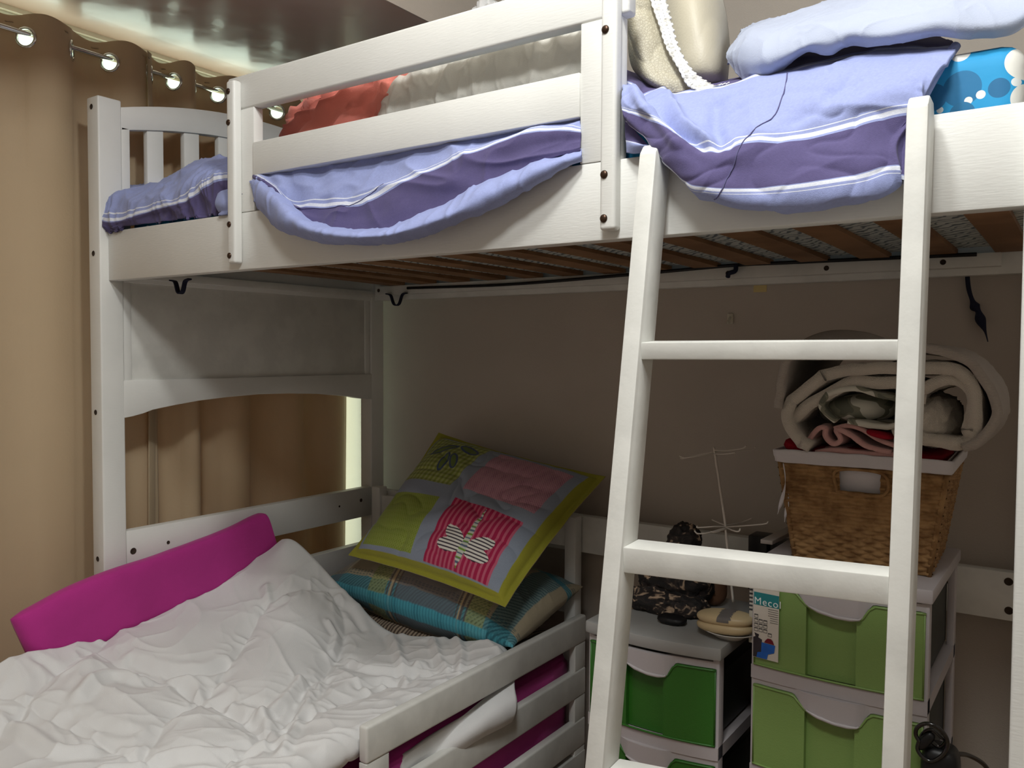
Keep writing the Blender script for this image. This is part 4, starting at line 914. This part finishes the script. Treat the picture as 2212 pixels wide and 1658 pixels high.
# small box with dark printed lines beside the lime tower
bx = box('striped_carton', 1.498, 1.510, .47, .50, -.5799, -.425, mat('carton_cream', (196, 192, 182), .6), None, .001)
tag(bx, 'narrow pale carton with black printed bars between the two drawer towers', 'box')
bb = bmesh.new()
for r in range(9): box_bm(1.4985, 1.5095, .4692, .4697, -.45-r*.008, -.4465-r*.008, 0, bm=bb)
obj('printed_bars', bb, INK, bx)

# ------------------------------------------------------------------ basket
bk = thing('wicker_basket', 'tapered brown wicker basket with white cloth liner on the lime drawers', 'basket', (1.695, .64, -.407))
WICK = mat('woven_wicker', (166, 130, 86), .7, .12, 45, .5, 260, .3, col2=(126, 92, 56), lo=.35, hi=.62, bstretch=(1, 1, 7))
LIN = mat('liner_cotton', (205, 202, 206), .85, .02, 5, .25, 400)
bT = [(1.546, .49), (1.846, .49), (1.836, .80), (1.556, .80)]; bB = [(1.574, .515), (1.815, .515), (1.805, .76), (1.584, .76)]; zT, zB = -.198, -.406
gV, gF, off = [], [], 0; NR, NC = 26, 14
for sd in range(4):
    a0, a1 = np.array(bB[sd]), np.array(bB[(sd+1) % 4]); c0, c1 = np.array(bT[sd]), np.array(bT[(sd+1) % 4])
    nu, nv = NC*6+1, NR*4+1; s, t = np.meshgrid(np.linspace(0, 1, nu), np.linspace(0, 1, nv))
    xy = (1-t)[..., None]*((1-s)[..., None]*a0+s[..., None]*a1)+t[..., None]*((1-s)[..., None]*c0+s[..., None]*c1)
    z = zB+(zT-zB)*t; d = a1-a0; nrm = np.array([d[1], -d[0]])/np.linalg.norm(d)
    wob = .25*noise3(np.stack([s*9, t*6, t*0+sd], -1)); r = t*NR+wob; par = np.floor(r) % 2
    dd = .006*np.abs(np.sin(np.pi*r))**.6*(.6+.55*np.cos(np.pi*(s*NC+par)))
    xy = xy+nrm*dd[..., None]; G = np.concatenate([xy, z[..., None]], -1); F = grid_faces(nv, nu)
    if sd == 0:
        rr, cc = np.divmod(np.arange(len(F)), nu-1); ss, tt = cc/(nu-1), rr/(nv-1)
        F = F[~((ss > .37) & (ss < .625) & (tt > .70) & (tt < .885))]
    gV.append(G.reshape(-1, 3)); gF.append(F+off); off += nu*nv
V = np.vstack(gV); F = np.vstack(gF); base = [(bB[i][0], bB[i][1], zB) for i in range(4)]
V = np.vstack([V, base]); F = [tuple(f) for f in F]+[(off+3, off+2, off+1, off)]
obj('basket_body', (V, F), WICK, bk, True)
for i in range(4): obj('corner_post', tube([(bB[i][0], bB[i][1], zB), (bT[i][0], bT[i][1], zT)], .0052, 8), WICK, bk, True)
# raised weave border around the handle hole
hx0, hx1 = 1.546+.37*.29, 1.546+.625*.295
obj('handle_edge', tube([(1.657, .491, -.262), (1.657, .489, -.222), (1.738, .489, -.222), (1.738, .491, -.262)], .003, 8, 40, True), WICK, bk, True)
def ringband(T0, z0, z1, grow0, grow1, th=.006, n=160, wob=.002, seed=0):
    c = np.array(T0).mean(0); P = []
    for i in range(4):
        a, b = np.array(T0[i]), np.array(T0[(i+1) % 4]); P += [a+(b-a)*t for t in np.linspace(0, 1, n//4, endpoint=False)]
    P = np.array(P); P = np.vstack([P, P[:1]]); rows = []
    for k, (z, g) in enumerate(zip(np.linspace(z0, z1, 8), np.linspace(grow0, grow1, 8))):
        q = c+(P-c)*(1+g/.16); w_ = wob*noise3(np.stack([q[:, 0]*30, q[:, 1]*30, q[:, 0]*0+k*.4+seed], -1)); q = q+w_[:, None]; rows.append(np.column_stack([q, z+w_*1.5]))
    return np.stack(rows)
G = ringband(bT, -.213, -.188, .003, .006); obj('liner_fold', sheet_geo(G, .004, True), LIN, bk, True)
G = ringband(bT, -.290, -.190, -.026, -.001); obj('liner', sheet_geo(G, .002), LIN, bk, True)
def ribbon(P, wd):
    P = cr1(P, 30); tw = np.linspace(0, 5, 30); w_ = np.interp(np.linspace(0, 1, 30), [0, .5, .85, 1], [.2, .5, 1, .1])*wd
    a = np.stack([np.cos(tw)*w_, np.sin(tw)*w_*.4, 0*tw], -1); return sheet_geo(np.stack([P-a, P+a]), .001)
# strip
obj('ribbon', ribbon([at(1692, 1000, y=.485), at(1697, 1040, y=.48), at(1690, 1075, y=.48), at(1679, 1110, y=.48)], .005), LIN, bk, True)
obj('ribbon', ribbon([at(1695, 1005, y=.50), at(1703, 1050, y=.50), at(1700, 1095, y=.50), at(1694, 1127, y=.50)], .005), LIN, bk, True)

# ------------------------------------------------------------------ folded textiles on the basket
def roll(pts, y0, y1, th, n=140, nd=26, amp=.004, seed=1, shift=(0, 0), ends=.02):
    """thick cloth following a curve seen from the front (photo plane at y0), running back to y1"""
    P = cr1(np.array([at(px, py, y=y0) for px, py in pts]), n); rows = []
    for _ in range(10): P[1:-1] = (P[:-2]+2*P[1:-1]+P[2:])/4
    c = P.mean(0)
    for k, t in enumerate(np.linspace(0, 1, nd)):
        q = P.copy(); sc = 1-.10*max(0, t-.7)/.3; q = c+(q-c)*sc; q[:, 1] = y0+(y1-y0)*t; q[:, 0] += shift[0]*t; q[:, 2] += shift[1]*t
        rows.append(q)
    G = np.stack(rows); G = G+normals(G)*(amp*noise3(G*14+seed)+amp*.8*(wrinkle(G, (12, 8, 12), .6, 3, seed)-.2))[..., None]
    G[0, :, 1] += .004*noise3(G[0]*25)
    return sheet_geo(G, th)
TOWEL = mat('cream_fleece', (206, 198, 186), .95, .04, 8, .7, 700, .15, sheen=.3, bdist=.003)
wbk = thing('rolled_white_blanket', 'thick cream fleece blanket rolled on top of the wicker basket', 'blanket', (1.7, .64, -.19))
obj('blanket_roll', roll([(1745, 975), (1715, 955), (1692, 925), (1684, 890), (1700, 862), (1740, 822), (1800, 795), (1880, 785), (1960, 782), (2030, 782), (2085, 800), (2115, 845), (2125, 900), (2115, 945), (2088, 968), (2050, 970), (1990, 955), (1940, 945), (1930, 925)], .475, .76, .022, seed=3, amp=.006), TOWEL, wbk, True)
obj('blanket_roll', roll([(2108, 960), (2085, 935), (2092, 895), (2088, 858), (2062, 835), (2022, 838), (1985, 850), (1960, 845)], .478, .75, .020, seed=5, amp=.007), TOWEL, wbk, True)
obj('blanket_roll', roll([(1700, 898), (1730, 868), (1770, 845), (1830, 812), (1900, 815), (1960, 822), (2000, 850)], .482, .75, .022, seed=8, amp=.008), TOWEL, wbk, True)
cq = at(2022, 905, y=.60); V, F = ellipsoid(tuple(cq), (.044, .115, .046), 60, 34, .8, .8, rotm(0, -20, 0), lambda P: .006*noise3(P*3)+.008*(wrinkle(P, (3, 3, 3), .7, 2, 4)-.3)); obj('blanket_core', (V, F), TOWEL, wbk, True)
rib = mat('ribbed_cream_blanket', (204, 194, 184), .95, .03, 8, .9, 120, .15, sheen=.3, bstretch=(1, 12, 12), bdist=.004)
rb = thing('ribbed_blanket', 'cream ribbed blanket draped over the top of the rolled fleece', 'blanket', (1.7, .66, -.05))
obj('blanket_drape', roll([(1672, 880), (1678, 838), (1682, 800), (1692, 770), (1716, 752), (1780, 748), (1860, 745), (1960, 742), (2040, 750), (2095, 775), (2135, 815), (2158, 865), (2160, 905), (2140, 940), (2112, 965), (2085, 978)], .47, .80, .016, seed=13, amp=.004), rib, rb, True)
hump = [at(1720, 752, y=.66), at(1745, 728, y=.66), at(1800, 712, y=.66), at(1870, 716, y=.66), at(1930, 735, y=.66)]
P = cr1(hump, 60); rows = []
for t in np.linspace(0, 1, 12): q = P.copy(); q[:, 1] += t*.12-.05; q[:, 2] -= .05*abs(t-.35); rows.append(q)
obj('blanket_hump', sheet_geo(np.stack(rows), .01), rib, rb, True)
def camo_mat():
    T = NT('grey_camouflage_fleece'); tc = T.n('ShaderNodeTexCoord'); mp = T.n('ShaderNodeMapping', Scale=(1, .6, 1.6)); T.l(tc.outputs['Object'], mp.inputs['Vector'])
    nz = T.n('ShaderNodeTexNoise', Scale=15.0, Detail=1.0, Distortion=1.0); T.l(mp.outputs[0], nz.inputs['Vector'])
    cr = T.n('ShaderNodeValToRGB'); R = cr.color_ramp; R.interpolation = 'CONSTANT'; R.elements[0].color = lin((104, 106, 94)); R.elements[0].position = 0; R.elements[1].position = .475; R.elements[1].color = lin((206, 204, 192))
    e = R.elements.new(.40); e.color = lin((130, 130, 114)); T.l(nz.outputs['Fac'], cr.inputs['Fac']); T.l(cr.outputs[0], T.b.inputs['Base Color']); T.b.inputs['Roughness'].default_value = .95; return T.m
cm = thing('camouflage_blanket', 'grey and white camouflage blanket rolled inside the cream fleece', 'blanket', (1.7, .6, -.15))
obj('blanket_roll', roll([(1800, 915), (1780, 900), (1766, 880), (1775, 858), (1805, 838), (1850, 834), (1895, 846), (1940, 860), (1945, 890), (1940, 922), (1880, 922), (1830, 915)], .480, .72, .010, seed=4, amp=.005), camo_mat(), cm, True)
V, F = ellipsoid(tuple(at(1862, 880, y=.60)), (.075, .10, .030), 60, 30, .8, .8, rotm(0, -7, 0)); obj('blanket_core', (V, F), cm.children[0].data.materials[0], cm, True)
pk = thing('pink_blanket', 'pale pink blanket folded in waves on the basket rim', 'blanket', (1.66, .6, -.19))
PINK = mat('pale_pink_fleece', (206, 160, 156), .95, .04, 8, .5, 600, .15, sheen=.3, bdist=.002)
obj('blanket_fold', roll([(1735, 975), (1748, 940), (1768, 918), (1788, 922), (1786, 940), (1800, 955), (1812, 948), (1800, 930), (1812, 922), (1838, 936), (1858, 950), (1880, 962), (1925, 972)], .486, .74, .009, seed=7, amp=.003), PINK, pk, True)
obj('blanket_fold', roll([(1800, 922), (1830, 915), (1862, 922), (1900, 945), (1940, 960)], .490, .72, .008, seed=9, amp=.002), PINK, pk, True)
obj('blanket_fold', roll([(1760, 972), (1800, 968), (1850, 974), (1940, 978)], .488, .74, .012, seed=10, amp=.002), PINK, pk, True)
REDF = mat('dark_red_cloth', (150, 24, 40), .9, .06, 9, .4, 500, .15)
V, F = ellipsoid((1.70, .62, -.196), (.135, .12, .016), 60, 24, .5, .6, None, lambda P: .006*noise3(P*6))
tag(obj('red_cloth', (V, F), REDF, None, True), 'dark red cloth poking out under the pink blanket at the basket rim', 'cloth')
V, F = ellipsoid(tuple(at(1720, 962, y=.52)), (.022, .03, .012), 30, 16, .8, .8, rotm(0, 20, 0), lambda P: .004*noise3(P*4)); 
obj('cloth_corner', (V, F), REDF, bpy.data.objects['red_cloth'], True)
V, F = ellipsoid(tuple(at(1902, 937, y=.50)), (.024, .03, .007), 30, 16, .8, .8, rotm(0, 12, 0)); obj('cloth_corner', (V, F), REDF, bpy.data.objects['red_cloth'], True)

# ------------------------------------------------------------------ things on the dark green tower
js = thing('jewellery_stand', 'thin white wire jewellery tree with two tiers of hooked arms', 'jewellery stand', (1.405, .57, -.58))
WIRE = mat('white_wire', (198, 190, 180), .5, .03, 20)
yj = .57; pt = lambda px, py, y=yj: at(px, py, y=y)
obj('stem', tube([pt(1542, 965), pt(1552, 1030), pt(1565, 1120), pt(1572, 1190), pt(1584, 1300)], .0027, 10, 40), WIRE, js, True)
for L in ([(1542, 972, .57), (1575, 972, .55), (1604, 968, .54), (1612, 962, .538)], [(1542, 975, .57), (1590, 973, .60), (1628, 970, .62), (1631, 964, .62)], [(1542, 976, .57), (1500, 984, .60), (1474, 990, .61), (1470, 986, .61)],
          [(1542, 978, .57), (1510, 984, .54), (1480, 988, .53), (1468, 984, .53)], [(1543, 980, .57), (1565, 980, .53), (1588, 977, .52)],
          [(1566, 1137, .57), (1540, 1137, .54), (1508, 1139, .53), (1506, 1135, .53)], [(1566, 1138, .57), (1610, 1135, .55), (1652, 1131, .54), (1660, 1126, .54)], [(1566, 1140, .57), (1530, 1150, .53), (1508, 1152, .52), (1500, 1146, .52)],
          [(1566, 1138, .57), (1585, 1146, .52), (1596, 1147, .51), (1599, 1141, .51)], [(1566, 1135, .57), (1600, 1128, .63), (1625, 1119, .64)], [(1568, 1142, .57), (1545, 1149, .53), (1535, 1148, .52)], [(1566, 1134, .57), (1552, 1128, .63), (1538, 1122, .64)]):
    obj('arm', tube([pt(*q) for q in L], .0016, 6, 24), WIRE, js, True)
V, F = ellipsoid((at(1584, 1300, y=yj)[0], yj, -.578), (.035, .035, .005), 40, 12); obj('base', (V, F), WIRE, js, True)
def mottled():
    T = NT('black_tan_mottled_fabric'); tc = T.n('ShaderNodeTexCoord'); nz = T.n('ShaderNodeTexNoise', Scale=38.0, Detail=2.5, Distortion=1.5); T.l(tc.outputs['Object'], nz.inputs['Vector'])
    cr = T.n('ShaderNodeValToRGB'); R = cr.color_ramp; R.elements[0].position = .46; R.elements[0].color = lin((20, 17, 17)); R.elements[1].position = .67; R.elements[1].color = lin((176, 152, 128))
    e = R.elements.new(.58); e.color = lin((48, 38, 34)); T.l(nz.outputs['Fac'], cr.inputs['Fac']); T.l(cr.outputs[0], T.b.inputs['Base Color']); T.b.inputs['Roughness'].default_value = .8
    b = T.n('ShaderNodeBump', Strength=.6, Distance=.006); T.l(nz.outputs['Fac'], b.inputs['Height']); T.l(b.outputs[0], T.b.inputs['Normal']); return T.m
MOT = mottled()
mb = thing('mottled_fabric_bag', 'black and tan mottled soft bag slumped on the dark green drawers', 'bag', (1.27, .58, -.58))
dl = lambda a, s_: (lambda P: a*noise3(P*2.2+s_)+a*.7*(wrinkle(P, (2.5, 2.5, 2.5), .8, 2, s_)-.3))
c1 = at(1478, 1172, y=.64); V, F = ellipsoid(tuple(c1), (.038, .035, .045), 60, 36, .9, .9, rotm(0, 15, 0), dl(.008, 3)); obj('bag_top', (V, F), MOT, mb, True)
c1 = at(1462, 1245, y=.62); V, F = ellipsoid((c1[0], c1[1], c1[2]), (.085, .06, .062), 80, 46, .9, .9, rotm(0, 0, 0), dl(.012, 5)); obj('bag_body', (V, F), MOT, mb, True)
c1 = at(1435, 1290, y=.57); V, F = ellipsoid((c1[0], c1[1], -.562), (.10, .05, .028), 80, 36, .8, .8, None, dl(.008, 8)); V = np.array(V); V[:, 2] = np.maximum(V[:, 2], -.5795); obj('bag_flap', (V, F), MOT, mb, True)
c1 = at(1452, 1315, y=.49); V, F = ellipsoid((c1[0], c1[1], -.571), (.032, .022, .010), 40, 20, .9, .9, None, dl(.002, 9)); V = np.array(V); V[:, 2] = np.maximum(V[:, 2], -.5795)
tag(obj('hair_band', (V, F), BLACK, None, True), 'small black lace hair band lying in front of the mottled bag', 'hair band')
# beige oval case on a white dish
cs = thing('oval_case', 'beige oval hinged case with a grey band on a white dish', 'case', (1.42, .47, -.56))
BEI = mat('beige_plastic', (196, 176, 138), .4, .04, 12)
cc_ = at(1568, 1304, y=.47)
V, F = ellipsoid((cc_[0], .47, -.545), (.060, .034, .0145), 72, 32, .85, .9, rotm(0, -3, 0)); V = np.array(V)
obj('case_base', (V-np.array([0, 0, .0105]), F), BEI, cs, True); obj('case_lid', (V+np.array([0, 0, .0065]), F), BEI, cs, True)
Vn = (V-np.array([cc_[0], .47, -.545]))*1.02+np.array([cc_[0], .47, -.545+.0065]); F2 = [f for f in F if -.006 < np.mean([Vn[i][0] for i in f])-cc_[0] < .020 and np.mean([Vn[i][2] for i in f]) > -.5395]; obj('band', (Vn, F2), mat('grey_band', (104, 100, 98), .5), cs, True)
pr_ = [(0, -.5795), (.028, -.5795), (.034, -.574), (.052, -.566), (.054, -.5645), (.050, -.5645), (.033, -.572), (.02, -.5745), (0, -.5745)]
V = []; F = []; n = 48
for r_, z_ in pr_:
    for k in range(n): a = 2*math.pi*k/n; V.append((cc_[0]+.005+max(r_, 1e-4)*math.cos(a), .475+max(r_, 1e-4)*math.sin(a)*.8, z_))
for i in range(len(pr_)-1):
    for k in range(n): F.append((i*n+k, i*n+(k+1) % n, (i+1)*n+(k+1) % n, (i+1)*n+k))
tag(obj('dish', (V, F), mat('white_ceramic', (214, 212, 206), .25), None, True), 'shallow white dish under the beige oval case', 'dish')
# brown jar behind the case, black box at the wall
jc = at(1538, 1270, y=.66); V, F = ellipsoid((jc[0], .67, -.545), (.030, .030, .034), 40, 26, .8, .9); tag(obj('brown_pouch', (V, F), mat('brown_pouch', (112, 78, 56), .7, .1, 30), None, True), 'small brown pouch in shadow behind the jewellery stand stem', 'pouch')
a, b = at(1616, 1155, y=.84), at(1658, 1200, y=.84)
bb_ = thing('black_box', 'small black box with a metal grommet behind the drawer towers', 'box', ((a[0]+b[0])/2+.03, .88, -.58))
BLKP = mat('black_plastic', (18, 18, 20), .4, .05, 20)
obj('box_body', box_bm(a[0], a[0]+.047, .84, .90, -.58, a[2], .003), BLKP, bb_, angle=40); obj('box_side', box_bm(a[0]+.053, a[0]+.10, .845, .90, -.58, a[2]-.008, .003), BLKP, bb_, angle=40)
g = at(1670, 1170, y=.843); obj('grommet', tube([(g[0]+.005*math.cos(t), .843, g[2]+.005*math.sin(t)) for t in np.linspace(0, 2*math.pi, 20, endpoint=False)], .0014, 6, None, True), CHROME, bb_, True)
p0, p1 = at(1648, 1205, y=.60), at(1722, 1152, y=.82)
wf = obj('white_tray', hexa_bm([(p0[0]-.006, .60, -.4069), (p0[0]+.02, .60, -.4069), (p1[0]+.02, .80, -.4069), (p1[0]-.006, .80, -.4069), (p0[0]-.006, .60, -.398), (p0[0]+.02, .60, -.398), (p1[0]+.02, .80, -.398), (p1[0]-.006, .80, -.398)], .001), mat('tray_white', (190, 184, 178), .5), None, angle=40)
tag(wf, 'white tray edge beside the left bottom corner of the wicker basket', 'tray')

# ------------------------------------------------------------------ hair dryer with coiled cable on the right
hd = thing('coiled_appliance_cable', 'shiny black coiled cable and plug block hanging beside the lime drawers', 'cable', (1.87, .40, -1.1))
yc = .38; cp = lambda L: [at(px, py, y=y) for px, py, y in L]
obj('cable', tube(cp([(1985, 1600, .37), (1978, 1585, .37), (1982, 1570, .365), (2000, 1562, .36), (2022, 1568, .36), (2040, 1585, .365), (2047, 1605, .37), (2038, 1628, .37), (2015, 1643, .37), (1995, 1636, .37), (1982, 1618, .372)]), .0034, 10, 90, True), mat('glossy_black_rubber', (14, 14, 16), .15, .05, 20, spec=.8), hd, True)
GB = hd.children[0].data.materials[0]
obj('cable', tube(cp([(1985, 1612, .385), (1992, 1585, .38), (2012, 1575, .375), (2034, 1592, .375), (2042, 1600, .38), (2030, 1612, .385), (2010, 1600, .385)]), .003, 10, 60), GB, hd, True)
obj('cable', tube(cp([(2050, 1632, .40), (2070, 1628, .42), (2095, 1632, .45), (2125, 1650, .48), (2145, 1680, .50)]), .004, 10, 50), GB, hd, True)
c1 = at(2032, 1650, y=.40); V, F = ellipsoid((c1[0], .40, c1[2]-.02), (.030, .03, .055), 40, 30, .5, .6); obj('plug_block', (V, F), BLKP, hd, True)
c1 = at(2000, 1598, y=.378); V, F = ellipsoid(tuple(c1), (.009, .01, .02), 24, 18, .7, .7, rotm(0, 35, 0)); obj('plug', (V, F), BLKP, hd, True)

# ------------------------------------------------------------------ marks on the back wall
a, b = at(1628, 610, y=1.034), at(1656, 630, y=1.034)
tag(obj('masking_tape', box_bm(a[0], b[0], 1.0335, 1.0348, b[2], a[2], 0), mat('masking_tape', (222, 202, 140), .7), None), 'small square of tan masking tape on the back wall', 'tape')
a = at(1577, 688, y=1.03)
hk = thing('wall_hook', 'small white adhesive hook on the back wall under the bunk', 'hook', (a[0], 1.03, a[2]))
WPL = mat('white_plastic', (206, 200, 184), .4)
obj('hook_plate', box_bm(a[0]-.008, a[0]+.008, 1.029, 1.0348, a[2]-.014, a[2]+.014, .002, 2), WPL, hk, angle=40)
obj('hook', tube([(a[0], 1.03, a[2]+.004), (a[0], 1.02, a[2]-.004), (a[0], 1.018, a[2]-.012), (a[0], 1.012, a[2]-.008)], .003, 8, 20), WPL, hk, True)
